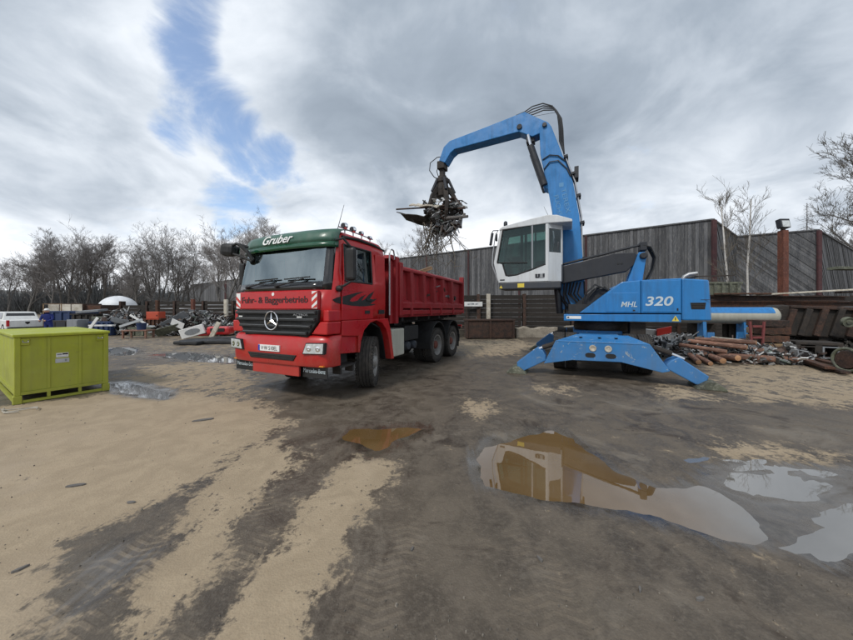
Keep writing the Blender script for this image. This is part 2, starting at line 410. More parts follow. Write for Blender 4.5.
SAND = [
 (1.0, [(-700, 425), (0, 406), (60, 400), (112, 392), (200, 392), (262, 404), (290, 425), (262, 438), (236, 455), (205, 480), (160, 500), (112, 520), (70, 538), (50, 562), (62, 580), (40, 610), (22, 640), (8, 720), (-900, 720)]),
 (.62, [(112, 392), (128, 366), (240, 358), (262, 384), (262, 404), (200, 393)]),
 (.93, [(262, 438), (307, 456), (297, 471), (262, 491), (232, 526), (222, 577), (171, 622), (151, 642), (120, 720), (80, 720), (121, 637), (141, 582), (181, 536), (190, 510), (215, 470)]),
 (1.0, [(345, 462), (372, 456), (397, 463), (388, 478), (372, 500), (350, 530), (338, 560), (318, 600), (302, 640), (275, 720), (160, 720), (205, 640), (232, 600), (255, 568), (285, 535), (300, 505), (325, 480)]),
 (.9, [(465, 400), (488, 402), (498, 411), (485, 418), (466, 411)]),
 (.60, [(690, 366), (760, 361), (853, 370), (1000, 380), (1000, 415), (853, 409), (745, 402), (715, 385)]),
 (.62, [(700, 445), (720, 436), (790, 445), (850, 452), (853, 465), (760, 462), (705, 456)]),
 (.62, [(450, 341), (520, 338), (545, 346), (520, 356), (470, 358), (452, 350)]),
 (.8, [(46, 642), (53, 642), (112, 583), (108, 582)]), (.8, [(66, 642), (72, 642), (122, 584), (118, 583)]), (.75, [(30, 640), (37, 640), (98, 586), (93, 586)]),
 (.62, [(525, 384), (575, 387), (570, 396), (530, 394)]), (.75, [(655, 384), (690, 387), (730, 402), (660, 399)]),
]
WET = [(1.0, [(690, 478), (717, 462), (853, 468), (1100, 480), (1100, 600), (853, 556), (777, 545), (727, 532)]),
       (.3, [(520, 425), (640, 440), (720, 455), (720, 480), (640, 480), (560, 440)]),
       (.75, [(60, 560), (110, 540), (182, 535), (165, 560), (110, 600), (60, 640), (25, 640)]),
       (.6, [(112, 348), (250, 352), (255, 366), (120, 362)])]
PUD = {'puddle_big': [(477, 457), (484, 446), (500, 440), (528, 434), (552, 430), (572, 437), (592, 452), (612, 470), (634, 481), (655, 488), (684, 490), (706, 488), (720, 492), (742, 504), (762, 520), (768, 536), (750, 538), (727, 533), (680, 522), (648, 514), (579, 501), (520, 492), (489, 483), (479, 470)],
       'puddle_sheet': [(712, 468), (760, 466), (853, 471), (1050, 480), (1050, 585), (853, 553), (796, 547), (800, 524), (760, 498), (722, 484)],
       'puddle_small': [(345, 436), (352, 429), (385, 427), (421, 425), (427, 428), (412, 436), (396, 442), (388, 448), (376, 453), (362, 446)],
       'puddle_bin': [(110, 383), (128, 382), (150, 386), (170, 392), (166, 398), (140, 396), (118, 392)],
       'puddle_far': [(106, 348), (126, 346), (140, 349), (132, 355), (112, 355)],
       'puddle_back': [(150, 354), (185, 352), (236, 357), (232, 363), (185, 360)]}
sand = np.zeros(GX.shape); wet = np.zeros(GX.shape)
wdt = .10+.045*np.clip(GY, 0, 40)
for lv, pl in SAND:
    sd = sdist(gpoly(pl), GX, GY); sand = np.maximum(sand, lv*np.clip(.5-sd/(2*wdt), 0, 1))
far = np.clip((GY-7)/5, 0, 1)*np.clip((-GX-1)/4, 0, 1)*.40
sand = np.maximum(sand, far); sand = np.maximum(sand, np.clip((GY-14)/6, 0, 1)*.42)
for lv, pl in WET:
    sd = sdist(gpoly(pl), GX, GY); wet = np.maximum(wet, lv*np.clip(.5-sd/(3*wdt), 0, 1))
LEVEL = -.016
Z = (fbm(GX, GY, 1.3, 5)-.5)*.016
Z -= .006*np.exp(-((fbm(GX, GY, .35, 2)-.5)/.08)**2)*0
for nm, pl in PUD.items():
    sd = sdist(gpoly(pl), GX, GY); nz = (fbm(GX+9, GY+4, 2.6, 5)-.5)
    if nm == 'puddle_sheet': Z = np.minimum(Z, LEVEL+np.clip(sd*.03+.0004, -.0008, .4)+(fbm(GX*.9+GY*.5, GY*3.6-GX*.8, 1.6, 5)-.47)*.034)
    else: Z = np.minimum(Z, LEVEL+np.clip(sd*.085+nz*.022, -.05, .4))
    wet = np.maximum(wet, .8*np.clip(1-sd/.38, 0, 1)); sand = sand*np.clip(sd/.22+.25, 0, 1)
Z = np.where(GY > 25, Z-.0, Z)
ny, nx = GX.shape
verts = np.stack([GX, GY, Z], -1).reshape(-1, 3)
ii = (np.arange(ny-1)[:, None]*nx+np.arange(nx-1)[None]).reshape(-1)
faces = np.stack([ii, ii+1, ii+nx+1, ii+nx], 1)
me = bpy.data.meshes.new('ground')
me.vertices.add(len(verts)); me.vertices.foreach_set('co', verts.ravel().astype(np.float32))
me.loops.add(faces.size); me.loops.foreach_set('vertex_index', faces.ravel().astype(np.int32))
me.polygons.add(len(faces)); me.polygons.foreach_set('loop_start', (np.arange(len(faces))*4).astype(np.int32)); me.polygons.foreach_set('loop_total', np.full(len(faces), 4, np.int32))
me.update(calc_edges=True)
track = np.zeros(GX.shape)
for lv, pl in ((1.0, [(18, 642), (100, 642), (150, 570), (178, 536), (146, 537), (96, 562)]), (.35, [(335, 642), (430, 642), (424, 560), (415, 500), (388, 500), (362, 560)]), (.6, [(150, 642), (205, 642), (262, 560), (300, 505), (262, 494), (228, 555)]), (.3, [(520, 642), (640, 642), (560, 560), (500, 520), (470, 520)]), (.35, [(240, 430), (285, 432), (275, 405), (250, 405)])):
    track = np.maximum(track, lv*np.clip(.5-sdist(gpoly(pl), GX, GY)/.16, 0, 1))
for nm, arr in (('sand', sand), ('wet', wet), ('track', track)):
    at_ = me.attributes.new(nm, 'FLOAT', 'POINT'); at_.data.foreach_set('value', arr.ravel().astype(np.float32))
me.polygons.foreach_set('use_smooth', [True]*len(faces))
ground = struct(bpy.data.objects.new('ground', me)); COL.objects.link(ground)
m, k, b = mat('yard_ground'); co = k.n('ShaderNodeTexCoord').outputs['Object']
sa = k.n('ShaderNodeAttribute', attribute_name='sand').outputs['Fac']; we = k.n('ShaderNodeAttribute', attribute_name='wet').outputs['Fac']
nl = k.noise(co, .55, 6, .6, .5); nm_ = k.noise(co, 3.2, 8, .65, .6); nf = k.noise(co, 26, 8, .7); nff = k.noise(co, 130, 4, .6)
sp = k.n('ShaderNodeTexVoronoi', ins={'Vector': co, 'Scale': 75.0}).outputs['Distance']
asp = k.mix(k.maprange(nm_, .36, .64), (.062, .050, .038), (.122, .100, .077))
asp = k.mix(k.math('MULTIPLY', k.maprange(nf, .45, .66), .55), asp, (.158, .133, .104))
asp = k.mix(k.math('MULTIPLY', k.maprange(nl, .42, .62), .6), asp, (.140, .115, .085))
asp = k.mix(k.math('MULTIPLY', k.maprange(sp, .22, .05), .45), asp, (.19, .172, .148))
asp = k.mix(k.math('MULTIPLY', k.maprange(nff, .52, .70), .35), asp, (.075, .064, .053))
asp = k.mix(k.math('MULTIPLY', k.maprange(k.noise(co, 9.0, 8, .72, .9), .57, .68), .6), asp, (.070, .056, .044))
asp = k.mix(k.math('MULTIPLY', k.maprange(k.noise(co, 1.1, 9, .7, 1.2), .53, .65), .8), asp, (.040, .029, .021))
asp = k.mix(k.math('MULTIPLY', k.maprange(k.noise(k.vmath('ADD', co, (5, 3, 0)).outputs[0], .8, 9, .68, .9), .54, .68), .6), asp, (.200, .172, .136))
snd = k.mix(k.maprange(nm_, .36, .64), (.365, .290, .198), (.300, .237, .161))
snd = k.mix(k.math('MULTIPLY', k.maprange(nf, .46, .70), .5), snd, (.285, .218, .145))
snd = k.mix(k.math('MULTIPLY', k.maprange(nl, .5, .7), .5), snd, (.37, .300, .22))
snd = k.mix(k.math('MULTIPLY', k.maprange(nff, .54, .72), .25), snd, (.26, .205, .14))
# tyre marks drawn out along the way vehicles drive (towards the gate by the truck)
tmap = k.n('ShaderNodeMapping', ins={'Vector': co, 'Rotation': (0, 0, R(-12)), 'Scale': (7.0, .55, 1)}).outputs[0]
tk = k.noise(tmap, 1.0, 8, .68, .35)
lv = k.math('ADD', sa, k.math('ADD', k.math('MULTIPLY', k.math('SUBTRACT', nm_, .5), 1.7), k.math('ADD', k.math('MULTIPLY', k.math('SUBTRACT', nf, .5), 1.1), k.math('ADD', k.math('MULTIPLY', k.math('SUBTRACT', tk, .5), .75), k.math('MULTIPLY', k.math('SUBTRACT', k.noise(co, 8.5, 7, .62, .8), .5), 1.2)))))
sm = k.maprange(lv, .32, .68)
sm = k.math('MULTIPLY', sm, k.maprange(we, .2, .95, 1, .35))
c = k.mix(sm, asp, snd)
wf = k.maprange(k.math('ADD', we, k.math('MULTIPLY', k.math('SUBTRACT', k.noise(tmap, 1.6, 7, .6, .3), .5), 1.1)), .32, .80)
c = k.mix(k.math('MULTIPLY', wf, .50), c, k.mix(1.0, c, (.42, .40, .38), 'MULTIPLY'))
k.t.links.new(c, b.inputs['Base Color'])
rg = k.math('SUBTRACT', k.mix_f(sm, k.maprange(nm_, .35, .65, .40, .68), .86), k.math('MULTIPLY', wf, .40))
k.t.links.new(rg, b.inputs['Roughness']); k.t.links.new(k.maprange(wf, 0, 1, .30, .95), b.inputs['Specular IOR Level'])
tkm = k.math('MULTIPLY', k.n('ShaderNodeAttribute', attribute_name='track').outputs['Fac'], k.maprange(nm_, .38, .58))
sxy = k.n('ShaderNodeSeparateXYZ', ins={0: co})
chv = k.math('ABSOLUTE', k.math('SUBTRACT', k.math('FRACT', k.math('MULTIPLY', sxy.outputs[0], 3.6)), .5))
trd = k.maprange(k.math('SINE', k.math('MULTIPLY', k.math('ADD', sxy.outputs[1], k.math('ADD', k.math('MULTIPLY', chv, .10), k.math('MULTIPLY', nm_, .02))), 105.0)), -.3, .7)
trd = k.math('MULTIPLY', trd, tkm)
c = k.mix(k.math('MULTIPLY', trd, .42), c, (.27, .215, .15)); k.t.links.new(c, b.inputs['Base Color'])
hgt = k.math('ADD', k.math('ADD', k.math('MULTIPLY', trd, 1.2), k.math('MULTIPLY', nf, .6)), k.math('ADD', k.math('MULTIPLY', nff, .25), k.math('MULTIPLY', sp, .35)))
bst = k.maprange(wf, 0, 1, .34, .02)
k.t.links.new(k.n('ShaderNodeBump', ins={'Strength': bst, 'Distance': .02, 'Height': hgt}).outputs[0], b.inputs['Normal'])
me.materials.append(m)
def hull(P):
    P = sorted(set(P)); out = []
    for seq in (P, P[::-1]):
        h_ = []
        for p in seq:
            while len(h_) > 1 and (h_[-1][0]-h_[-2][0])*(p[1]-h_[-2][1])-(h_[-1][1]-h_[-2][1])*(p[0]-h_[-2][0]) <= 0: h_.pop()
            h_.append(p)
        out += h_[:-1]
    return out
PUD['puddle_big'] = [(477, 457), (484, 446), (500, 440), (528, 434), (552, 430), (572, 437), (592, 452), (612, 470), (634, 481), (655, 488), (684, 488), (700, 480), (712, 466), (760, 462), (853, 468), (1050, 478), (1050, 590), (853, 558), (790, 549), (727, 535), (680, 524), (648, 516), (579, 503), (520, 494), (489, 484), (479, 470)]
del PUD['puddle_sheet']
for nm, pl in PUD.items():
    pp = gpoly(pl); c_ = pp.mean(0); mb = MB()
    hp_ = hull([(p[0]+dx, p[1]+dy) for p in pp for dx in (-.22, .22) for dy in (-.22, .22)])
    mb.add([(p[0], p[1], LEVEL) for p in hp_], [tuple(range(len(hp_)))])
    o = mb.build('puddle', 'muddy_water' if nm in ('puddle_big', 'puddle_small') else 'clear_water'); struct(o)
    if o.data.polygons[0].normal.z < 0: o.data.flip_normals()

# ================================================================== TIMBER NOISE WALL
wall = empty('timber_wall', (20.3, 22, 0), 0, 'tall weathered grey board wall with brown posts behind the yard', 'wall')
def wall_seg(p0, p1, h, diag, bw=.22):
    p0 = Vector(p0); p1 = Vector(p1); e = p1-p0; L = e.length; a = math.atan2(e.y, e.x); mb = MB(); rn = random.Random(int(L*100))
    base = p0-Vector((20.3, 22, 0)); Mz = Matrix.Rotation(a, 3, 'Z')
    if not diag:
        x = 0
        while x < L-.01:
            w = min(bw*rn.uniform(.85, 1.15), L-x); off = rn.choice((0, .02, .035))
            mb.box(Mz @ Vector((x+w/2, off, h/2+rn.uniform(-.02, .02)))+base, (w-.012, .03, h), Mz); x += w
    else:                                            # boards laid at 45 degrees, cut to the bay
        x = -h
        while x < L:
            w = bw*1.3*rn.uniform(.9, 1.1)
            # band x+z' in [x, x+w] falling to the right: points (u, z) with u - (h - z) between x and x+w
            poly = []
            for u0 in (x, x+w-.016): pass
            def clip(poly, f):
                out = []
                for i in range(len(poly)):
                    A, B = poly[i], poly[(i+1) % len(poly)]; fa, fb = f(A), f(B)
                    if fa >= 0: out.append(A)
                    if fa*fb < 0: t = fa/(fa-fb); out.append((A[0]+(B[0]-A[0])*t, A[1]+(B[1]-A[1])*t))
                return out
            poly = [(x, h), (x+w-.016, h), (x+w-.016+h, 0), (x+h, 0)]
            poly = clip(poly, lambda p: p[0]) if poly else poly
            poly = clip(poly, lambda p: L-p[0]) if poly else poly
            if len(poly) >= 3:
                off = rn.choice((0, .02, .035)); n = len(poly)
                vs = [Mz @ Vector((p[0], off-.015, p[1]))+base for p in poly]+[Mz @ Vector((p[0], off+.015, p[1]))+base for p in poly]
                mb.add(vs, [tuple(range(n)), tuple(reversed(range(n, 2*n)))]+[(i, n+i, n+(i+1) % n, (i+1) % n) for i in range(n)])
            x += w
    o = mb.build('board_panel', 'old_boards', wall); stuff(o)
    mb = MB(); mb.box(Mz @ Vector((L/2, .02, h+.05))+base, (L, .22, .10), Mz); mb.build('coping', 'old_boards', wall)
    mb = MB(); mb.box(Mz @ Vector((L/2, .075, h/2))+base, (L, .03, h), Mz); mb.build('gap_light_blocker', 'sleeper', wall)  # added dark sheet, keeps sky light from showing through the board gaps
A = [(-62, 81.3, 0), (-3.3, 39, 0), (20.3, 22, 0), (27.2, 27.2, 0), (31.4, 24.9, 0), (46, 33.5, 0), (62, 30, 0)]
wall_seg(A[0], A[1], 7.9, False, .5); wall_seg(A[1], A[2], 7.95, False); wall_seg(A[2], A[3], 7.95, True); wall_seg(A[3], A[4], 7.95, True)
Vm = Vector(A[4])*.45+Vector(A[3])*.55
wall_seg(A[4], A[5], 7.95, True); wall_seg(A[5], A[6], 7.95, False)
def wpost(p, w=.3):
    mb = MB(); p = Vector(p)-Vector((20.3, 22, 0)); mb.bx(p.x-w/2, p.x+w/2, p.y-.20, p.y-.05, 0, 7.93); mb.build('post', 'wall_post', wall, bevel=.02)
for p in (A[2], A[4]): wpost(p)
for t in (.14, .33, .52, .72): wpost(Vector(A[1])*(1-t)+Vector(A[2])*t, .16)
for t in (.3, .55, .8): wpost(Vector(A[0])*(1-t)+Vector(A[1])*t, .4)

# ================================================================== SLEEPER RETAINING WALLS
SLP = []
for i in range(4):
    mb = MB(); rn = random.Random(i)
    vs = []
    for x in (-.5, -.17, .2, .5):
        dy = rn.uniform(-.03, .03); dz = rn.uniform(-.02, .02)
        for (y, z) in ((-.5, -.47+dz), (.5, -.47), (.5, .47), (-.5, .47+dz*.5)): vs.append((x, y+dy, z))
    fs = [(0, 1, 2, 3), (15, 14, 13, 12)]+[(a*4+j, (a+1)*4+j, (a+1)*4+(j+1) % 4, a*4+(j+1) % 4) for a in range(3) for j in range(4)]
    mb.add(vs, [tuple(reversed(f)) for f in fs]); o = mb.build('sleeper', 'sleeper'); SLP.append(o.data); bpy.data.objects.remove(o)
def sleeper_wall(label, p0, p1, h, rows, bay=2.6, fill=None, z0=0):
    p0 = Vector(p0); e = Vector(p1)-p0; L = e.length; a = math.atan2(e.y, e.x)
    w = empty('sleeper_wall', p0, a, label, 'wall'); n = max(1, round(L/bay)); bl = L/n; rn = random.Random(int(L*37)); rh = (h-z0)/rows
    for i in range(n):
        for r in range(rows):
            if r == rows-1 and rn.random() < .25: continue
            o = bpy.data.objects.new('sleeper', rn.choice(SLP)); COL.objects.link(o); o.parent = w
            o.location = ((i+.5)*bl+rn.uniform(-.04, .04), rn.uniform(-.05, .05), z0+(r+.5)*rh); o.scale = (bl*rn.uniform(.93, 1.0)-.1, .24, rh*(rn.uniform(.90, .985) if fill is None else fill))
            o.rotation_euler = (0, rn.uniform(-.008, .008), rn.uniform(-.012, .012))
    for i in range(n+1):
        mb = MB(); x = i*bl
        mb.bx(x-.09, x+.09, -.20, -.175, 0, h+.05); mb.bx(x-.012, x+.012, -.175, .175, 0, h+.05); mb.bx(x-.09, x+.09, .175, .20, 0, h+.05)
        mb.build('post', 'rust_brown', w)
    return w
sleeper_wall('dark timber sleeper wall with steel posts behind the excavator cab', (.5, 19.6, 0), (8.6, 18.3, 0), 2.5, 9, z0=.1)
sleeper_wall('dark sleeper wall between excavator engine hood and corner post', (8.7, 18.2, 0), (17.2, 17.6, 0), 2.45, 9, z0=.1)
sleeper_wall('dark sleeper wall behind the scrap heaps left of the truck', (-26, 26.5, 0), (-12.5, 24, 0), 2.25, 8, fill=1.0)
sleeper_wall('low dark sleeper wall right behind the red truck cab', (-12.4, 23.9, 0), (-1.5, 21, 0), 2.15, 7, fill=1.0)
sleeper_wall('dark sleeper wall behind the rusty beams at right edge', (17.4, 17.5, 0), (34, 19.5, 0), 2.4, 8)
for i, (x0, x1, y, h, lb) in enumerate(((5.05, 7.7, 17.75, .62, 'long pale concrete block at the foot of the sleeper wall'), (7.8, 10.2, 17.6, .66, 'pale concrete block behind the excavator stabiliser'))):
    mb = MB(); n = 9; rn = random.Random(i+3); pts = [(x0, 0), (x1, 0)]+[(x1-(x1-x0)*j/n, h+rn.uniform(-.10, .06)) for j in range(n+1)]
    mb.prism(pts, 'y', y-.3, y+.3); tag(mb.build('concrete_block', 'concrete', bevel=.03), lb, 'block')
t = empty('steel_trough', (2.2, 16.9, 0), .04, 'low rusty brown steel box in front of the sleeper wall', 'container')
mb = MB(); mb.bx(0, 2.62, 0, .9, .05, 1.0); mb.build('body', 'rust_brown', t, bevel=.01)
mb = MB(); mb.bx(-.05, 2.67, -.06, .96, 1.0, 1.07); mb.build('rim', 'rust_brown', t)
for x in (.02, 1.3, 2.58): MB().bx(x-.05, x+.05, -.05, 0, .05, 1.0).build('rib', 'rust_brown', t)
mb = MB(); mb.bx(3.62, 3.84, 18.6, 18.75, 0, 2.55); tag(mb.build('marker_post', 'pale_timber', bevel=.01), 'white painted post standing in front of the sleeper wall', 'post')
sg = empty('yard_sign', (2.85, 18.85, 0), .05, 'white rectangular sign board on the sleeper wall beside the tipper', 'sign')
MB().bx(-.55, .55, -.03, 0, 1.80, 2.08).build('board', 'white_paint', sg); MB().bx(-.45, -.4, .005, .05, 0, 2.0).build('stake', 'rust_brown', sg); MB().bx(.4, .45, .005, .05, 0, 2.0).build('stake', 'rust_brown', sg)
mb = MB()
for i, (a, w) in enumerate(((-.36, .13), (-.20, .06), (-.11, .15), (.07, .04), (.14, .09), (.26, .03))): mb.bx(a, a+w, -.034, -.031, 1.90+.01*(i % 2), 1.965+.012*(i % 3))
mb.build('faded_print', 'mid_metal', sg)

# floodlight on its steel column
t = empty('floodlight_column', (23.0, 20.0, 0), 0, 'rust brown steel column carrying a floodlight', 'post')
mb = MB(); w = .17; mb.bx(-w, w, -w, -w+.06, 0, 6.7); mb.bx(-w, w, w-.06, w, 0, 6.7); mb.bx(-.05, .05, -w+.06, w-.06, 0, 6.7); mb.bx(-w+.01, -w+.04, -w+.06, w-.06, 0, 6.7); mb.build('column', 'brown_rust_post', t)
h = MB().box((0, 0, 7.13), (.62, .30, .60), (R(-10), 0, 0)).build('lamp_housing', 'dark_frame', t, bevel=.03)
MB().box((0, -.172, 7.10), (.46, .03, .42), (R(-10), 0, 0)).build('lens', 'lens', h); MB().bx(-.08, .08, -.08, .08, 6.7, 6.86).build('bracket', 'dark_iron', h)

# ================================================================== TIPPER TRUCK  (local: x to the right seen from the front, y to the back, z up)
T = empty('tipper_truck', (-2.78, 5.73, 0), -.435, 'red three-axle tipper truck with green sun visor', 'truck')
# --- cab shell: rings of columns at several heights, window openings left out
ROWS = [(1.42, .03, 1.22, 1.88), (1.63, .0, 1.235, 1.88), (1.97, .0, 1.24, 1.88), (2.12, .03, 1.24, 1.88), (2.16, .04, 1.238, 1.88), (2.45, .09, 1.225, 1.875), (2.80, .165, 1.20, 1.865), (2.87, .18, 1.195, 1.86), (2.96, .215, 1.175, 1.84), (3.04, .30, 1.12, 1.79), (3.09, .44, 1.02, 1.70), (3.12, .62, .85, 1.58)]
def ring(row):
    z, yf, hw, yr = row
    q = [(0, yf-.03), (.45, yf-.025), (.85, yf-.005), (hw-.17, yf+.035), (hw-.045, yf+.14), (hw, max(.44, yf+.18)), (hw, .84), (hw, 1.25), (hw, yr-.1), (hw-.07, yr), (0, yr)]
    if z > 3: q[5] = (hw, max(.5, yf+.15))
    return [Vector((x, y, z)) for x, y in q]
HR = [ring(r) for r in ROWS]; NC = 11
def full(i, j):                                     # j from -10..10
    p = HR[i][abs(j)]; return Vector((p.x if j >= 0 else -p.x, p.y, p.z))
WS = set(); SW = set(); PIL = set(); COWL = set()
shell = MB(); ws = MB(); pil = MB(); pil2 = MB(); cowl = MB()
for i in range(len(ROWS)-1):
    for j in range(-10, 10):
        quad = [full(i, j), full(i, j+1), full(i+1, j+1), full(i+1, j)]
        jj = j if j >= 0 else -j-1
        z0 = ROWS[i][0]; dst = shell
        if jj <= 2 and 2.12 <= z0 < 2.86: dst = ws
        elif jj == 3 and 1.97 <= z0 < 2.95: dst = pil if j > 0 else pil2
        elif jj <= 2 and (z0 == 1.97): dst = cowl
        elif jj in (5, 6) and 2.16 <= z0 < 2.80: continue
        dst.add(quad, [(0, 1, 2, 3)])
shell.add([full(len(ROWS)-1, j) for j in range(-9, 10)], [tuple(range(19))])
def weld(o, smooth=38):
    import bmesh
    bm = bmesh.new(); bm.from_mesh(o.data); bmesh.ops.remove_doubles(bm, verts=bm.verts, dist=.0005); bmesh.ops.recalc_face_normals(bm, faces=bm.faces); bm.to_mesh(o.data); bm.free()
    o.data.polygons.foreach_set('use_smooth', [True]*len(o.data.polygons)); o.data.set_sharp_from_angle(angle=R(smooth)); return o
cab = weld(shell.build('cab_shell', 'red_paint', T))
sm = cab.modifiers.new('solid', 'SOLIDIFY'); sm.thickness = .03; sm.offset = -1
wsc = weld(ws.build('windscreen', 'windscreen_glass', T), 60)
if True:
    import bmesh
    bm = bmesh.new(); bm.from_mesh(wsc.data)
    if sum(f.normal.y for f in bm.faces) > 0: bmesh.ops.reverse_faces(bm, faces=bm.faces)
    bm.to_mesh(wsc.data); bm.free()
for pm in (pil, pil2): o = weld(pm.build('pillar_trim', 'black_gloss', T)); o.modifiers.new('solid', 'SOLIDIFY').thickness = .03
o = weld(cowl.build('cowl_panel', 'black_gloss', T)); o.modifiers.new('solid', 'SOLIDIFY').thickness = .03
for (xp, xe) in ((-.75, .05), (.05, .82)):
    mb = MB(); mb.tube((xp, -.06, 2.05), (xe-.1, -.035, 2.17), .014, .010, 6); mb.box(((xp+xe)/2+.12, -.03, 2.185), (.62, .012, .022), (0, -.03, 0)); mb.tube((xp, -.06, 2.05), (xp, .0, 2.05), .03, .03, 8); mb.build('wiper', 'black_plastic', wsc)
# interior
mb = MB(); mb.bx(-1.12, 1.12, .16, .62, 1.75, 2.06); mb.bx(.35, .9, .40, .60, 2.06, 2.16); inn = mb.build('dashboard', 'interior', T, bevel=.03)
mb = MB(); mb.bx(-1.13, 1.13, 1.74, 1.79, 1.5, 2.9); mb.bx(-1.1, 1.1, .42, 1.74, 2.90, 2.93); mb.bx(-1.16, 1.16, .2, 1.8, 1.50, 1.54); mb.build('interior_lining', 'interior', T)
for x in (-.6, .6):
    s_ = MB().bx(x-.25, x+.25, .85, 1.35, 1.72, 1.9).bx(x-.25, x+.25, 1.33, 1.48, 1.9, 2.5).bx(x-.14, x+.14, 1.36, 1.46, 2.52, 2.72).build('seat', 'seat_cloth', T, bevel=.04)
mb = MB(); pts = [(.6+.22*math.cos(a), .70+.10*math.sin(a), 2.13+.19*math.sin(a)) for a in [2*math.pi*i/24 for i in range(25)]]; mb.path(pts, .016, 6); mb.tube((.6, .70, 2.13), (.6, .55, 1.95), .03); mb.build('steering_wheel', 'black_plastic', inn)
# doors with side windows
DP = [(.45, 1.40), (1.30, 1.40), (1.32, 2.93), (.80, 2.93), (.46, 2.88)]
for sx in (1, -1):
    mb = MB()
    def strip(poly):
        # a door piece following the slightly inclined side
        hw = lambda z: np.interp(z, [r[0] for r in ROWS], [r[2] for r in ROWS])
        n = len(poly); vs = [Vector((sx*(hw(z)+.002), y, z)) for y, z in poly]+[Vector((sx*(hw(z)+.016), y, z)) for y, z in poly]
        fs = [tuple(range(n)), tuple(reversed(range(n, 2*n)))]+[(i, n+i, n+(i+1) % n, (i+1) % n) for i in range(n)]
        if sx > 0: fs = [tuple(reversed(f)) for f in fs]
        mb.add(vs, fs)
    strip([(.34, 1.44), (1.31, 1.44), (1.31, 1.63), (.34, 1.63)]); strip([(.34, 1.63), (1.31, 1.63), (1.31, 1.97), (.34, 1.97)]); strip([(.36, 1.97), (1.31, 1.97), (1.31, 2.15), (.38, 2.15)])
    strip([(1.25, 2.15), (1.31, 2.15), (1.31, 2.80), (1.25, 2.80)]); strip([(.385, 2.15), (.44, 2.15), (.44, 2.80), (.41, 2.80)]); strip([(.42, 2.80), (1.31, 2.80), (1.30, 2.93), (.47, 2.91)])
    d = mb.build('door', 'red_paint', T, bevel=.006); w_ = MB()
    w_.add([(sx*1.237, .43, 2.15), (sx*1.237, 1.26, 2.15), (sx*1.199, 1.26, 2.81), (sx*1.199, .43, 2.81)], [(0, 1, 2, 3) if sx > 0 else (3, 2, 1, 0)]); w_.build('window_pane', 'side_glass', d)
    fr = MB()
    for (a, b_) in (((.43, 2.15), (1.26, 2.15)), ((1.26, 2.15), (1.26, 2.81)), ((1.26, 2.81), (.43, 2.81)), ((.43, 2.81), (.43, 2.15))):
        X_ = lambda z: sx*(1.25-.038*(z-2.15)/.66)
        fr.tube((X_(a[1]), a[0], a[1]), (X_(b_[1]), b_[0], b_[1]), .018, n=6)
    fr.build('window_seal', 'black_plastic', d)
    MB().bx(sx*1.25, sx*1.275, 1.06, 1.24, 1.80, 1.845).build('handle', 'black_plastic', d, bevel=.008)
    MB().bx(sx*1.24, sx*1.255, 1.02, 1.18, 1.545, 1.61).build('vent_grille', 'black_plastic', T); MB().bx(sx*1.225, sx*1.245, 1.52, 1.74, 1.535, 1.62).build('vent_grille', 'black_plastic', T)
    MB().bx(sx*1.222, sx*1.236, 1.40, 1.76, 2.20, 2.78).build('rear_side_panel', 'red_paint', T, bevel=.008)
    # roof gutter trim
    MB().path([(sx*1.185, .42, 2.95), (sx*1.192, .85, 2.985), (sx*1.185, 1.4, 2.975), (sx*1.165, 1.84, 2.93)], [.03, .03, .03, .024], 6).build('gutter_trim', 'black_plastic', T)
    # arch panel / lower side
    arch = [(.36, 1.43), (1.90, 1.43), (2.02, 1.15), (2.16, .50), (2.05, .50), (1.93, .98), (1.84, 1.18), (1.66, 1.34), (1.44, 1.40), (1.22, 1.36), (1.02, 1.22), (.92, 1.02), (.88, .80), (.84, .80), (.84, 1.12), (.36, 1.16)]
    mb = MB(); mb.prism(arch, 'x', sx*1.06, sx*1.238); mb.build('wheel_arch', 'red_paint', T, bevel=.012)
    mb = MB(); mb.prism([(.30, .84), (.84, .80), (.84, 1.12), (.30, 1.16)], 'x', sx*1.02, sx*1.19); mb.build('step_well', 'red_paint', T, bevel=.01)
    mb = MB(); mb.bx(sx*.92, sx*1.20, .34, .80, .58, .62); mb.bx(sx*.95, sx*1.0, .36, .78, .62, .84); mb.bx(sx*1.0, sx*1.18, .38, .42, .46, .60); mb.bx(sx*1.0, sx*1.18, .72, .76, .46, .60); mb.build('step', 'chassis', T)
    # mud flap liner behind the arch
    mb = MB(); mb.prism([(.86, .80), (.95, 1.05), (1.1, 1.25), (1.44, 1.37), (1.78, 1.24), (1.9, 1.0), (2.02, .50), (2.0, .50), (1.88, .98), (1.76, 1.21), (1.44, 1.34), (1.12, 1.22), (.97, 1.03), (.88, .80)], 'x', sx*.70, sx*1.10); mb.build('arch_liner', 'black_plastic', T)
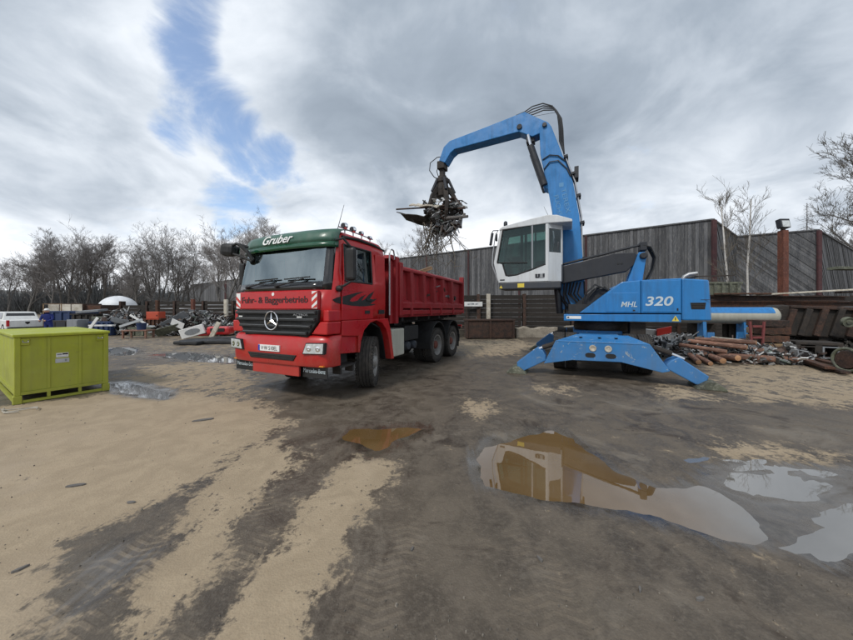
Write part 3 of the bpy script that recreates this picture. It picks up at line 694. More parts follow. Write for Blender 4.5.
# flame decal on the near door
def decal(poly, sx=1, off=.0185):
    hw = lambda z: np.interp(z, [r[0] for r in ROWS], [r[2] for r in ROWS])
    MBd = MB(); n = len(poly); ix = lambda y: 0 if y > .345 else -.15*(.44-y)-.008
    MBd.add([(hw(z)+off+ix(y), y, z) for y, z in poly]+[(hw(z)+off-.004+ix(y), y, z) for y, z in poly], [tuple(range(n)), tuple(reversed(range(n, 2*n)))]+[(i, n+i, n+(i+1) % n, (i+1) % n) for i in range(n)])
    return MBd
fl = decal([(.35, 1.728), (.60, 1.70), (.95, 1.690), (1.25, 1.71), (1.40, 1.74), (1.20, 1.745), (1.30, 1.79), (1.44, 1.86), (1.28, 1.835), (1.12, 1.80), (1.22, 1.88), (1.33, 2.01), (1.14, 1.93), (1.00, 1.83), (.90, 1.80), (.98, 1.88), (1.06, 1.93), (.88, 1.875), (.78, 1.80), (.62, 1.775), (.55, 1.79), (.60, 1.84), (.78, 1.92), (1.0, 1.985), (.72, 1.945), (.44, 1.885), (.35, 1.865)])
fl.build('flame_decal', 'black_plastic', T); decal([(.15, 1.80), (.22, 1.755), (.335, 1.73), (.335, 1.862), (.24, 1.84)]).build('flame_decal', 'black_plastic', T)
# --- front end
mb = MB()
pl = [(-1.25, .33), (-1.25, .14), (-1.20, .04), (-1.06, -.03), (-.55, -.075), (.55, -.075), (1.06, -.03), (1.20, .04), (1.25, .14), (1.25, .33)]
secs = [(.64, -.0, .99), (.70, -.02, 1.0), (.86, -.025, 1.0), (1.08, -.01, 1.0), (1.15, .02, .99), (1.18, .06, .97)]
vs = []; fs = []
for (z, dy, sc) in secs:
    for (x, y) in pl: vs.append((x*sc, y+dy, z))
n = len(pl)
for i in range(len(secs)-1):
    for j in range(n-1): fs.append((i*n+j, i*n+j+1, (i+1)*n+j+1, (i+1)*n+j))
fs.append(tuple(range((len(secs)-1)*n, len(secs)*n))); fs.append(tuple(reversed(range(n))))
fs.append((0,)+tuple(i*n for i in range(1, len(secs)))+tuple(i*n+n-1 for i in reversed(range(len(secs)))))
mb.add(vs, fs); bump = mb.build('bumper', 'red_paint', T, bevel=.012, smooth=35)
MB().prism([(-.64, .835), (.62, .835), (.55, .735), (-.55, .735)], 'y', -.112, -.05).build('air_slot', 'black_plastic', bump, bevel=.006)
mb = MB()
for i in range(3): mb.bx(-.56, .56, -.122, -.113, .755+i*.026, .764+i*.026)
mb.build('slot_slat', 'chassis', bump)
MB().bx(-.58, .62, -.045, .0, .455, .640).build('lower_plate', 'red_paint', T, bevel=.008)
for sx in (1, -1):
    hl = MB(); xs0 = .80; A0 = Matrix.Rotation(sx*.14, 3, 'Z')
    c0 = Vector((sx*1.0, -.062, .965))
    P2 = [(-.235, -.10), (.20, -.09), (.215, .105), (-.16, .095)]
    def hp(P, y0, y1):
        m2 = MB(); m2.prism([(sx*x, z) for x, z in P], 'y', y0, y1); m2.v = [tuple(A0 @ Vector(v)+c0) for v in m2.v]; return m2
    h_ = hp(P2, -.022, .05).build('headlight', 'black_plastic', T, bevel=.006)
    hp([(x*.90, z*.86) for x, z in P2], -.034, -.0225).build('lens', 'lens', h_, bevel=.005)
    for dx in (-.09, .09):
        m2 = MB().lathe([(-.037, .048), (-.041, .02), (-.036, .0)], 'y', n=16); m2.v = [tuple(A0 @ (Vector(v)+Vector((sx*dx, 0, .0)))+c0) for v in m2.v]; m2.build('reflector_bowl', 'chrome', h_)
    MB().bx(sx*1.02, sx*1.16, -.03, .02, .655, .675).build('marker_strip', 'amber', T)
    # mud flap strip below the bumper
    fp = MB().bx(min(sx*.60, sx*1.19)+(.02 if sx > 0 else 0), max(sx*.60, sx*1.19)-(.02 if sx < 0 else 0), .04, .055, .44, .645).build('mud_flap', 'black_plastic', T)
    text('Mercedes-Benz', 'pale_lettering', fp, (sx*.90, .036, .565), .50, .075, '-y')
pb = MB().bx(-.33, .22, -.118, -.09, .875, .985).build('number_plate', 'plate_white', bump)
MB().bx(-.328, -.285, -.1205, -.1185, .877, .983).build('country_strip', 'eu_blue', pb)
text('V·W 510EL', 'black_plastic', pb, (-.04, -.1205, .93), .42, .07, '-y', depth=.001)
# grille
gr = MB().prism([(-1.06, 1.625), (1.06, 1.625), (1.03, 1.42), (.78, 1.125), (-.78, 1.125), (-1.03, 1.42)], 'y', -.035, .03).build('grille', 'black_plastic', T, bevel=.01)
for i, (z, hwid) in enumerate(((1.575, 1.03), (1.455, 1.02), (1.335, .92), (1.215, .83))):
    MB().prism([(-.062, z-.028), (-.085, z-.020), (-.080, z+.022), (-.062, z+.032), (-.03, z+.035), (-.03, z-.032)], 'x', -hwid, hwid).build('slat', 'black_plastic', gr)
    MB().bx(-hwid+.02, hwid-.02, -.0895, -.0825, z+.010, z+.016).build('slat_trim', 'mid_metal', gr)
st = MB(); st.path([(.165*math.cos(a), -.105, 1.43+.165*math.sin(a)) for a in [2*math.pi*i/36 for i in range(37)]], .0115, 8)
for a in (90, 210, 330):
    e = Vector((math.cos(R(a)), 0, math.sin(R(a)))); w = Vector((-e.z, 0, e.x)); c = Vector((0, -.105, 1.43))
    st.add([c+w*.028, c+e*.165, c-w*.028, c+Vector((0, -.022, 0)), c+Vector((0, .02, 0))], [(0, 3, 1), (1, 3, 2), (2, 4, 1), (1, 4, 0)])
st.build('star_emblem', 'chrome', gr, smooth=30)
text('ACTROS', 'steel', gr, (.70, -.088, 1.54), .34, .036, '-y', depth=.001)
MB().bx(-.92, -.82, -.09, -.0862, 1.49, 1.51).bx(.62, .74, -.09, -.0862, 1.49, 1.51).build('badge', 'plate_white', gr)
for sx in (1, -1):  # red corner cheeks beside the grille
    mb = MB(); mb.prism([(.86, 1.20), (1.22, 1.20), (1.235, 1.42), (1.06, 1.42)] if sx > 0 else [(-.86, 1.20), (-1.22, 1.20), (-1.235, 1.42), (-1.06, 1.42)], 'y', -.005, .34); mb.build('corner_cheek', 'red_paint', T, bevel=.02)
    mb = MB(); mb.bx(sx*1.10, sx*1.225, .03, .36, 1.425, 1.62); mb.build('corner_vane', 'red_paint', T, bevel=.02)
# bonnet flap with lettering and hazard panels
flp = MB().prism([(-1.05, 1.64), (1.05, 1.64), (1.06, 1.955), (-1.06, 1.955)], 'y', -.05, .02).build('front_flap', 'red_paint', T, bevel=.01)
text('Fuhr- & Baggerbetrieb', 'dark_red_text', flp, (-.02, -.054, 1.79), 1.72, .155, '-y', offset=.012)
MB().lathe([(-.056, .0), (-.056, .03), (-.05, .034)], 'y', (-.02, 0, 1.91), 14).build('flap_badge', 'plate_white', flp)
for x0 in (-1.05, .93):
    hz = MB().bx(x0, x0+.12, -.0545, -.051, 1.65, 1.945).build('hazard_panel', 'plate_white', flp)
    sg_ = 1 if x0 > 0 else -1
    for j in range(-1, 2):
        z0 = 1.70+j*.125; P = [(x0, z0), (x0+.12, z0-sg_*.09*-1), (x0+.12, z0+.065-sg_*.09*-1), (x0, z0+.065)]
        P = [(x, min(1.944, max(1.651, z))) for x, z in P]
        if P[3][1]-P[0][1] > .005 or P[2][1]-P[1][1] > .005: MB().prism(P, 'y', -.0565, -.0547).build('hazard_stripe', 'hazard_red', hz)
# sun visor
def visor(zs, name, mt, par):
    mb = MB(); xs_ = [-1.20, -1.12, -.9, -.5, 0, .5, .9, 1.12, 1.20]; yy = [.36, .245, .175, .125, .11, .125, .175, .245, .36]
    vs = []
    for (z, dy) in zs:
        for x, y in zip(xs_, yy): vs.append((x*(1-.02*(z-2.8)/.3), y+dy, z))
    n = 9; fs = [(i*n+j, i*n+j+1, (i+1)*n+j+1, (i+1)*n+j) for i in range(len(zs)-1) for j in range(n-1)]
    mb.add(vs, fs); o = mb.build(name, mt, par, smooth=40); md = o.modifiers.new('solid', 'SOLIDIFY'); md.thickness = .012; md.offset = 0; return o
vz = visor([(2.835, -.045), (2.92, -.03), (3.0, .0), (3.06, .055), (3.095, .15), (3.11, .30)], 'sun_visor', 'green_visor', T)
visor([(2.735, -.055), (2.832, -.047)], 'visor_lower_band', 'green_dark', vz)
Mv = Matrix(((1, 0, 0), (0, .28, -1), (0, 1, .28)))
text('Gruber', 'plate_white', vz, (-.05, .072, 2.945), .78, .17, Mv, shear=.35, offset=.012)
# mirrors
for sx in (1, -1):
    if sx > 0:
        mr = MB().bx(1.33, 1.53, .30, .42, 2.14, 2.72).build('mirror', 'black_plastic', T, bevel=.05); MB().bx(1.35, 1.51, .421, .428, 2.18, 2.68).build('mirror_glass', 'chrome', mr)
        MB().path([(1.19, .26, 2.86), (1.38, .22, 2.86), (1.43, .34, 2.74)], .022, 8).build('mirror_arm', 'black_plastic', mr); mb = MB(); mb.path([(1.24, .26, 2.02), (1.37, .24, 2.04), (1.43, .35, 2.12)], .022, 8); mb.lathe([(.0, .05), (.05, .06), (.1, .03)], 'x', (1.22, .26, 2.0), 12); mb.build('mirror_arm', 'black_plastic', mr)
    else:
        mr = MB().box((-1.27, -.06, 2.82), (.30, .20, .26), (0, R(6), .25)).build('mirror', 'black_plastic', T, bevel=.08); MB().box((-1.255, .05, 2.815), (.22, .012, .18), (0, R(6), .25)).build('mirror_glass', 'chrome', mr)
        MB().path([(-1.16, -.06, 2.90), (-1.02, -.08, 2.92), (-.86, .06, 2.86)], .028, 8).build('mirror_arm', 'black_plastic', mr); mb = MB(); mb.path([(-1.16, -.06, 2.74), (-.95, -.05, 2.68), (-.75, .06, 2.58)], .024, 8); mb.path([(-.95, -.05, 2.90), (-.80, .0, 2.76), (-.72, .06, 2.60)], .034, 8); mb.build('mirror_arm', 'black_plastic', mr)
        m3 = MB().bx(-1.50, -1.32, .28, .40, 2.14, 2.62).build('mirror', 'black_plastic', T, bevel=.05); MB().path([(-1.23, .26, 2.70), (-1.36, .24, 2.70), (-1.41, .34, 2.58)], .022, 8).build('mirror_arm', 'black_plastic', m3)
# roof lamps, horn and aerial
MB().path([(.93, .62, 3.21), (.93, 1.74, 3.19)], .014, 6).build('lamp_rail', 'steel', T)
for y, z, r in ((.80, 3.26, .068), (1.06, 3.25, .066), (1.34, 3.235, .05), (1.64, 3.20, .045)):
    l_ = MB().lathe([(-.06, .02), (-.05, r*.75), (.0, r), (.02, r*.98)], 'y', (.93, y, z), 16).build('roof_lamp', 'chrome', T, smooth=40)
    MB().lathe([(.021, r*.9), (.03, r*.5), (.033, 0)], 'y', (.93, y, z), 16).build('lens', 'lens', l_); MB().tube((.93, y, z-r*.8), (.93, y, 3.06), .014).build('stem', 'steel', l_)
    MB().lathe([(-.064, 0), (-.062, r*.7), (-.052, r*.8)], 'y', (.93, y, z), 16).build('back_cap', 'dark_frame', l_)
MB().tube((.99, .5, 3.06), (1.03, .66, 3.62), .008, .004, 5).build('aerial', 'black_plastic', T)
MB().lathe([(3.08, .0), (3.12, .05), (3.16, .05), (3.19, .02), (3.2, 0)], 'z', (-.5, 1.0, 0), 14).build('beacon', 'amber', T)
# --- chassis
mb = MB()
for x in (-.4, .4): mb.bx(x-.05, x+.05, .4, 7.1, .82, 1.08)
for y in (.6, 2.2, 3.3, 4.2, 5.5, 6.9): mb.bx(-.35, .35, y-.06, y+.06, .86, 1.04)
mb.bx(-.45, .45, .3, 1.9, .55, 1.35)
mb.build('chassis_frame', 'chassis', T)
for y in (1.44, 4.85, 6.20):
    mb = MB(); mb.tube((-.95, y, .53), (.95, y, .53), .085, n=10)
    if y > 2: mb.lathe([(-.28, .10), (-.16, .24), (0, .28), (.16, .24), (.28, .10)], 'x', (0, y, .53), 16)
    mb.build('axle', 'chassis', T)
for sx in (1, -1):
    MB().bx(sx*.80, sx*1.20, 2.12, 2.72, .52, 1.17).build('storage_box', 'cream_box', T, bevel=.03)
    ab = MB().bx(sx*.75, sx*1.10, 2.92, 3.70, .82, 1.20).build('battery_box', 'black_plastic', T, bevel=.02)
    for y in (3.14, 3.5): MB().lathe([(-.30, 0), (-.28, .10), (-.2, .125), (.2, .125), (.28, .10), (.30, 0)], 'x', (sx*.82, y, .68), 18).build('air_tank', 'grey_frame', ab, smooth=40)
    # rear wings
    for y in (4.85, 6.20):
        mb = MB(); na = 12; R0 = .63; prof = []
        a0, a1 = (R(-8), R(172)) if y > 5 else (R(8), R(188))
        for i in range(na+1):
            a = a0+(a1-a0)*i/na; prof.append((y+math.cos(a)*R0, .56+math.sin(a)*R0*1.12))
        inner = [(y+(p-y)*.955, .56+(z-.56)*.955) for p, z in reversed(prof)]
        mb.prism(prof+inner, 'x', sx*.60, sx*1.235); mb.build('wing', 'black_plastic', T, bevel=.008)
    MB().bx(sx*.68, sx*1.2, 6.83, 6.845, .28, .75).build('rear_mud_flap', 'rubber', T)
    tl = MB().bx(sx*.85, sx*1.2, 7.12, 7.22, .92, 1.05).build('tail_lamp', 'tail_red', T, bevel=.01)
mb = MB(); mb.bx(-1.15, 1.15, 7.0, 7.12, .55, .70); mb.bx(-.5, -.42, 6.9, 7.05, .6, 1.0); mb.bx(.42, .5, 6.9, 7.05, .6, 1.0); mb.bx(-1.2, 1.2, 7.0, 7.12, .9, 1.0); mb.build('underrun_bar', 'chassis', T)
# --- wheels
def tyre_mesh(Rr, w, ribs=True):
    h = w/2; pr = [(-h*.78, Rr*.58), (-h*.98, Rr*.68), (-h*1.02, Rr*.80), (-h*.98, Rr*.91), (-h*.86, Rr*.975)]
    xs = [-.62, -.56, -.22, -.16, .16, .22, .56, .62]
    for i, x in enumerate(xs):
        pr.append((h*x, Rr if i in (0, 7) or True else Rr))
        if i % 2 == 0: pr += [(h*x+.001, Rr*.968)]; pr += [(h*xs[i+1]-.001, Rr*.968)]
    pr += [(h*.86, Rr*.975), (h*.98, Rr*.91), (h*1.02, Rr*.80), (h*.98, Rr*.68), (h*.78, Rr*.58)]
    return MB().lathe(pr, 'x', n=48, closed=False)
def make_wheel(Rr, w, rim_mat, hub_mat, parent, loc, rz=0, side=1, dish=.35, second=False):
    t = tyre_mesh(Rr, w); b0 = len(t.f); t.f = [f for f in t.f if len(f) == 4]
    # side block edges of the tread
    for i in range(44):
        a = 2*math.pi*i/44
        for sg in (-1, 1):
            t.box((sg*w*.455, math.cos(a)*Rr*.962, math.sin(a)*Rr*.962), (w*.11, Rr*.085, Rr*.05), Matrix.Rotation(a-math.pi/2, 3, 'X'))
    o = t.build('wheel', 'rubber', parent, loc=loc, rot=(0, 0, rz), smooth=32)
    h = w/2*side
    rim = MB().lathe([(h*.80, Rr*.60), (h*.92, Rr*.60), (h*.86, Rr*.54), (h*dish, Rr*.50), (h*dish*.9, Rr*.30), (h*(dish+.25), Rr*.27), (h*(dish+.25), Rr*.20), (h*(dish+.25), 0)], 'x', n=32, cap=False).build('rim', rim_mat, o, smooth=35)
    MB().lathe([(h*(dish+.20), Rr*.255), (h*(dish+.55), Rr*.22), (h*(dish+.72), Rr*.15), (h*(dish+.75), 0)], 'x', n=20).build('hub', hub_mat, o, smooth=35)
    nt = MB()
    for i in range(10):
        a = 2*math.pi*i/10; nt.lathe([(h*(dish+.22), .014), (h*(dish+.42), .014), (h*(dish+.42), 0)], 'x', (0, math.cos(a)*Rr*.30, math.sin(a)*Rr*.30), 6)
    stuff(nt.build('wheel_nuts', 'steel', o))
    vh = MB()
    for i in range(8):
        a = 2*math.pi*i/8+.2; vh.lathe([(h*(dish+.035), Rr*.062), (h*(dish+.06), Rr*.055), (h*(dish+.06), 0)], 'x', (0, math.cos(a)*Rr*.405, math.sin(a)*Rr*.405), 10)
    stuff(vh.build('hand_holes', 'black_plastic', o))
    MB().lathe([(-h*.8, Rr*.6), (-h*.4, Rr*.5), (-h*.3, 0)], 'x', n=24, cap=False).build('inner_dish', 'chassis', o)
    return o
TR = .53
make_wheel(TR, .33, 'rim_steel', 'rim_steel', T, (1.03, 1.44, TR), .44, 1, .45)
make_wheel(TR, .33, 'rim_steel', 'rim_steel', T, (-1.03, 1.44, TR), .44, -1, .45)
for y in (4.85, 6.20):
    for sx in (1, -1):
        make_wheel(TR, .29, 'rim_steel', 'rim_red', T, (sx*1.06, y, TR), 0, sx, .05); make_wheel(TR, .29, 'rim_steel', 'rim_red', T, (sx*.74, y, TR), 0, sx, .3)
# --- tipper body
tb = MB().bx(-1.18, 1.18, 2.5, 7.2, 1.44, 1.56).build('tipper_floor', 'red_bed', T)
mb = MB(); mb.bx(-.5, -.4, 2.5, 7.1, 1.24, 1.44); mb.bx(.4, .5, 2.5, 7.1, 1.24, 1.44)
for y in (2.8, 3.6, 4.4, 5.2, 6.0, 6.8): mb.bx(-1.1, 1.1, y-.05, y+.05, 1.34, 1.44)
mb.bx(-.45, .45, 2.6, 2.9, .95, 1.3); mb.bx(-.5, .5, 6.6, 6.8, 1.05, 1.3); mb.build('subframe', 'chassis', T)
for sx in (1, -1):
    wl_ = MB().bx(sx*1.07, sx*1.115, 2.52, 7.2, 1.56, 2.62).build('side_wall', 'red_bed', T)
    MB().prism([(sx*1.06, 2.58), (sx*1.25, 2.58), (sx*1.25, 2.64), (sx*1.19, 2.69), (sx*1.06, 2.69)], 'y', 2.50, 7.22).build('top_rail', 'red_bed', wl_, bevel=.01)
    MB().prism([(sx*1.116, 1.63), (sx*1.255, 1.66), (sx*1.255, 1.80), (sx*1.116, 1.88)], 'y', 2.53, 7.22).build('lower_rail', 'red_bed', wl_, bevel=.01)
    MB().bx(sx*1.12, sx*1.25, 2.53, 7.22, 1.50, 1.615).build('bottom_rail', 'red_bed', wl_, bevel=.01)
    for y in (3.12, 3.86, 4.58, 5.30, 6.12):
        mb = MB(); y2 = y-.05
        mb.add([(sx*1.115, y-.12, 1.80), (sx*1.115, y+.12, 1.80), (sx*1.115, y2+.09, 2.585), (sx*1.115, y2-.15, 2.585), (sx*1.245, y-.085, 1.80), (sx*1.245, y+.085, 1.80), (sx*1.24, y2+.055, 2.585), (sx*1.24, y2-.115, 2.585)],
               [(4, 5, 6, 7), (0, 4, 7, 3), (5, 1, 2, 6), (0, 1, 5, 4), (3, 7, 6, 2)] if sx > 0 else [(7, 6, 5, 4), (3, 7, 4, 0), (6, 2, 1, 5), (4, 5, 1, 0), (2, 6, 7, 3)]); mb.build('rib', 'red_bed', wl_)
    for y in (3.0, 4.2, 5.0, 6.1): MB().bx(sx*1.235, sx*1.275, y-.05, y+.05, 1.47, 1.70).build('hinge', 'red_bed', wl_, bevel=.006)
    MB().bx(sx*1.10, sx*1.262, 7.16, 7.28, 1.48, 2.84).build('rear_post', 'red_bed', T, bevel=.012); MB().bx(sx*1.10, sx*1.255, 2.42, 2.56, 1.48, 2.76).build('front_post', 'red_bed', T, bevel=.012)
MB().bx(-1.1, 1.1, 7.19, 7.25, 1.5, 2.62).build('tailgate', 'red_bed', T)
hb = MB().bx(-1.2, 1.2, 2.36, 2.42, 1.3, 2.88).build('headboard', 'red_bed', T)
for x in (-1.16, -.6, 0, .6, 1.16): MB().bx(x-.05, x+.05, 2.28, 2.36, 1.3, 2.86).build('stiffener', 'red_bed', hb)
MB().prism([(2.10, 2.82), (2.50, 2.70), (2.50, 2.88), (2.14, 2.90)], 'x', -1.18, 1.18).build('spill_board', 'red_bed', hb)
for sx in (1, -1):
    MB().prism([(2.14, 1.30), (2.36, 1.30), (2.36, 2.84), (2.14, 2.84)], 'x', sx*1.10, sx*1.13).build('gusset', 'red_bed', hb)
    MB().path([(sx*1.18, 2.05, 1.5), (sx*1.18, 2.05, 2.92), (sx*1.18, 2.09, 3.0), (sx*1.18, 2.16, 3.02), (sx*1.18, 2.23, 3.0), (sx*1.18, 2.26, 2.9), (sx*1.18, 2.26, 2.8)], .018, 8).build('hose_hoop', 'steel', hb)
mb = MB(); mb.tube((0, 2.2, .95), (0, 2.2, 2.6), .11, .07, 12); mb.build('tipping_ram', 'chassis', T)
# load in the tipper
def tpt(x, y, z): return T.matrix_basis @ Vector((x, y, z))
bpy.context.view_layer.update()
ld = [((.55, 3.35, 2.62), .25, .95, .07, 'timber', 'brown board sticking out over the front of the tipper body'), ((.80, 4.15, 2.70), -.35, 1.0, .10, 'timber', 'short orange-brown beam lying across the tipper side rail'), ((.2, 3.0, 2.70), .5, .8, .05, 'pale_timber', 'short pale board lying by the tipper headboard')]
for c, a, L, th, mt, lb in ld:
    mb = MB().box((0, 0, 0), (L, th*1.8, th)); o = mb.build('timber_offcut', mt, loc=tpt(*c), rot=(.1, -.35, a+.6), bevel=.008); tag(o, lb, 'plank')
mb = MB(); rn = random.Random(3)
for i in range(420):
    x, y = rn.uniform(-1.0, 1.0), rn.uniform(2.65, 7.0); top = 2.30+.22*math.sin(y*1.7)+.1*math.cos(x*3)
    mb.box((x, y, rn.uniform(1.7, top)), (rn.uniform(.1, .8), rn.uniform(.04, .2), rn.uniform(.02, .12)), (rn.uniform(-.6, .6), rn.uniform(-.6, .6), rn.uniform(0, 3.1)))
mb.bx(-1.1, 1.1, 2.6, 7.1, 1.57, 1.9)
o = mb.build('loose_scrap', 'scrap_mix', loc=T.location, rot=T.rotation_euler); stuff(tag(o, 'loose mixed scrap filling the red tipper body', 'scrap'))

# ================================================================== MATERIAL HANDLER  (local: x to the rear, y away from the camera, z up)
X = empty('material_handler', (5.33, 9.46, 0), -.436, 'blue wheeled scrap excavator with raised white cab', 'excavator')
UX = -.15
uc = MB(); uc.bx(UX-.48, UX+.48, -2.1, 2.1, .52, .95); uc.bx(UX-.62, UX+.62, -.7, .7, .60, 1.02); uc.build('undercarriage_beam', 'blue_worn', X, bevel=.03)
MB().lathe([(1.02, .72), (1.08, .76), (1.2, .76), (1.31, .70)], 'z', (0, 0, 0), 36).build('slewing_ring', 'dark_iron', X, smooth=35)
for sy in (-1, 1):
    up = MB()
    up.prism([(-1.44, .30), (-1.17, .88), (.71, .88), (1.07, .32), (.93, .28), (.18, .45), (-.81, .43)], 'y', sy*2.72, sy*2.66)
    b0 = [(-1.17, .88), (.71, .88), (.40, .98), (-.98, .98)]
    arch = [(-1.44, .30), (-1.17, .88), (.71, .88), (1.07, .32), (.93, .28), (.18, .45), (-.81, .43)]
    up.prism([(-1.38, .36), (-1.12, .87), (.66, .87), (1.00, .36), (.18, .50), (-.81, .48)], 'y', sy*2.66, sy*2.20)
    # sloping top plate up to the beam
    y0, y1 = sy*2.72, sy*2.0
    up.add([(-1.17, y0, .882), (.71, y0, .882), (.42, y1, 1.0), (-.72, y1, 1.0), (-1.17, y0, .84), (.71, y0, .84), (.42, y1, .94), (-.72, y1, .94)], [(0, 1, 2, 3) if sy < 0 else (3, 2, 1, 0), (3, 2, 6, 7) if sy < 0 else (7, 6, 2, 3), (1, 5, 6, 2) if sy < 0 else (2, 6, 5, 1), (0, 3, 7, 4) if sy < 0 else (4, 7, 3, 0), (4, 7, 6, 5), (0, 4, 5, 1)])
    e_ = up.build('stabiliser_box', 'blue_worn', X, bevel=.012)
    for x in (-.38, -.07):
        MB().lathe([(sy*2.722, .075), (sy*2.745, .07), (sy*2.745, .045), (sy*2.73, .04), (sy*2.73, 0)], 'y', (x, 0, .735), 20).build('reflector_ring', 'pale_timber', e_)
    for x in (-.43, -.02):
        pts = [(x+.105*math.copysign(abs(math.cos(a))**.6, math.cos(a)), .572+.055*math.sin(a)) for a in [2*math.pi*i/20 for i in range(20)]]
        MB().prism(pts, 'y', sy*2.723, sy*2.728).build('slot', 'black_plastic', e_)
    for x in (-.62, -.22, .12):
        MB().lathe([(.925, 0), (.965, .045), (.955, .0)], 'z', (x, sy*2.40, 0), 12).build('lifting_hole', 'black_plastic', e_)
    for sx, leg, pad in ((-1, [(-1.40, .48), (-1.46, .60), (-1.60, .68), (-2.10, .27), (-2.08, .07), (-1.93, .06), (-1.40, .36)], -2.10), (1, [(1.02, .44), (1.10, .54), (1.24, .62), (1.74, .25), (1.66, .06), (1.52, .07), (1.02, .36)], 1.74)):
        l_ = MB().prism(leg, 'y', sy*2.62, sy*2.28).build('stabiliser_leg', 'blue_worn', X, bevel=.02)
        MB().prism([(pad-.25, .0), (pad+.25, .0), (pad+.22, .05), (pad+.06, .17), (pad-.06, .17), (pad-.22, .05)], 'y', sy*2.76, sy*2.16).build('foot_pad', 'sheet_olive', l_, bevel=.01)
        MB().tube((pad-sx*.95, sy*2.56, .80), (pad-sx*.62, sy*2.56, .68), .06, n=10).build('cylinder_barrel', 'dark_iron', l_); MB().tube((pad-sx*.70, sy*2.56, .72), (pad-sx*.40, sy*2.56, .58), .03, n=10).build('cylinder_rod', 'chrome', l_)
for y in (-1.35, 1.35):
    MB().tube((UX-.85, y, .5), (UX+.85, y, .5), .10, n=10).lathe([(-.22, .1), (-.1, .22), (.1, .22), (.22, .1)], 'x', (UX, y, .5), 14).build('axle', 'dark_iron', X)
    for sx in (-1, 1):
        for dx in (.98, .68): make_wheel(.50, .27, 'blue_worn', 'dark_iron', X, (UX+sx*dx, y, .50), 0, sx, .1)
# ladder and valve clutter under the deck
MB().bx(.6, .95, -1.0, -.6, .95, 1.28).build('valve_block', 'dark_iron', X)
# --- upper carriage
dk = MB().prism([(-1.02, 1.31), (1.64, 1.31), (1.64, 1.505), (-1.02, 1.49)], 'y', -1.2, 1.2).build('deck_frame', 'blue_paint', X, bevel=.01)
MB().bx(-.95, -.58, -1.205, -1.201, 1.365, 1.445).build('label_plate', 'plate_white', dk); MB().bx(-.93, -.88, -1.208, -1.2055, 1.385, 1.425).build('label_mark', 'dark_frame', dk)
wt = MB().prism([(1.45, 1.335), (1.60, 1.335), (1.525, 1.475)], 'y', -1.206, -1.202).build('warning_triangle', 'yellow_label', dk); MB().bx(1.515, 1.535, -1.209, -1.2065, 1.36, 1.43).build('warning_mark', 'black_plastic', wt)
for y0, y1 in ((-1.2, -.46), (.46, 1.2)):
    h1 = MB().prism([(-.62, 1.53), (.80, 1.53), (.80, 2.385), (.41, 2.36), (.36, 2.335)], 'y', y0, y1).build('front_hood', 'blue_paint', X, bevel=.018)
    if y0 < 0:
        MB().prism([(.02, 1.56), (.755, 1.56), (.755, 2.07), (.02, 2.07)], 'y', y0-.010, y0+.02).build('access_door', 'blue_paint', h1, bevel=.008)
        text('MHL', 'pale_lettering', h1, (.545, -1.213, 1.765), .36, .14, '-y', shear=.22, offset=.012)
        MB().bx(.63, .68, -1.216, -1.2105, 1.585, 1.62).build('latch', 'black_plastic', h1)
h2 = MB().prism([(.812, 1.53), (1.645, 1.53), (1.645, 2.405), (.812, 2.39)], 'y', -1.2, 1.2).build('engine_hood', 'blue_paint', X, bevel=.018)
MB().bx(.84, 1.62, -1.212, -1.19, 1.56, 2.36).build('hood_panel', 'blue_paint', h2, bevel=.01)
text('320', 'pale_lettering', h2, (1.19, -1.216, 1.84), .58, .24, '-y', shear=.18, offset=.02)
MB().bx(1.55, 1.58, -1.222, -1.213, 1.60, 1.66).build('latch', 'black_plastic', h2)
cw = MB(); prof = [(1.657, -1.19), (2.12, -1.19), (2.24, -1.12), (2.30, -.95), (2.32, 0), (2.30, .95), (2.24, 1.12), (2.12, 1.19), (1.657, 1.19)]
cw.prism(prof, 'z', 1.36, 2.40); vs = []
for v in cw.v: vs.append((v[0]-(.05 if v[2] > 2 and v[0] > 2 else 0), v[1], v[2]-(.05 if v[2] > 2 and v[0] > 2.1 else 0)))
cw.v = vs; cwo = cw.build('counterweight', 'blue_paint', X, bevel=.03)
MB().prism([(1.84, 1.635), (2.10, 1.635), (2.12, 1.795), (1.82, 1.795)], 'y', -1.197, -1.185).build('vent_opening', 'black_plastic', cwo); mb = MB()
for i in range(4): mb.box((1.97, -1.20, 1.655+i*.04), (.26, .012, .012), (.5, 0, 0))
mb.build('vent_louvre', 'dark_iron', cwo)
MB().bx(2.02, 2.26, -1.196, -1.18, 1.86, 1.87).build('seam', 'dark_iron', cwo)
MB().bx(1.3, 1.5, -.9, -.5, 2.39, 2.43).build('service_hatch', 'dark_frame', h2)
MB().path([(1.98, .0, 2.36), (1.98, 0, 2.46), (2.02, 0, 2.54), (2.12, 0, 2.60), (2.30, 0, 2.62)], .05, 12).build('exhaust_pipe', 'steel', cwo, smooth=50)
MB().bx(2.0, 2.75, -.9, -.85, 2.44, 2.47).bx(2.0, 2.75, .85, .9, 2.44, 2.47).bx(2.0, 2.05, -.9, .9, 2.44, 2.47).build('guard_rail', 'dark_iron', cwo)
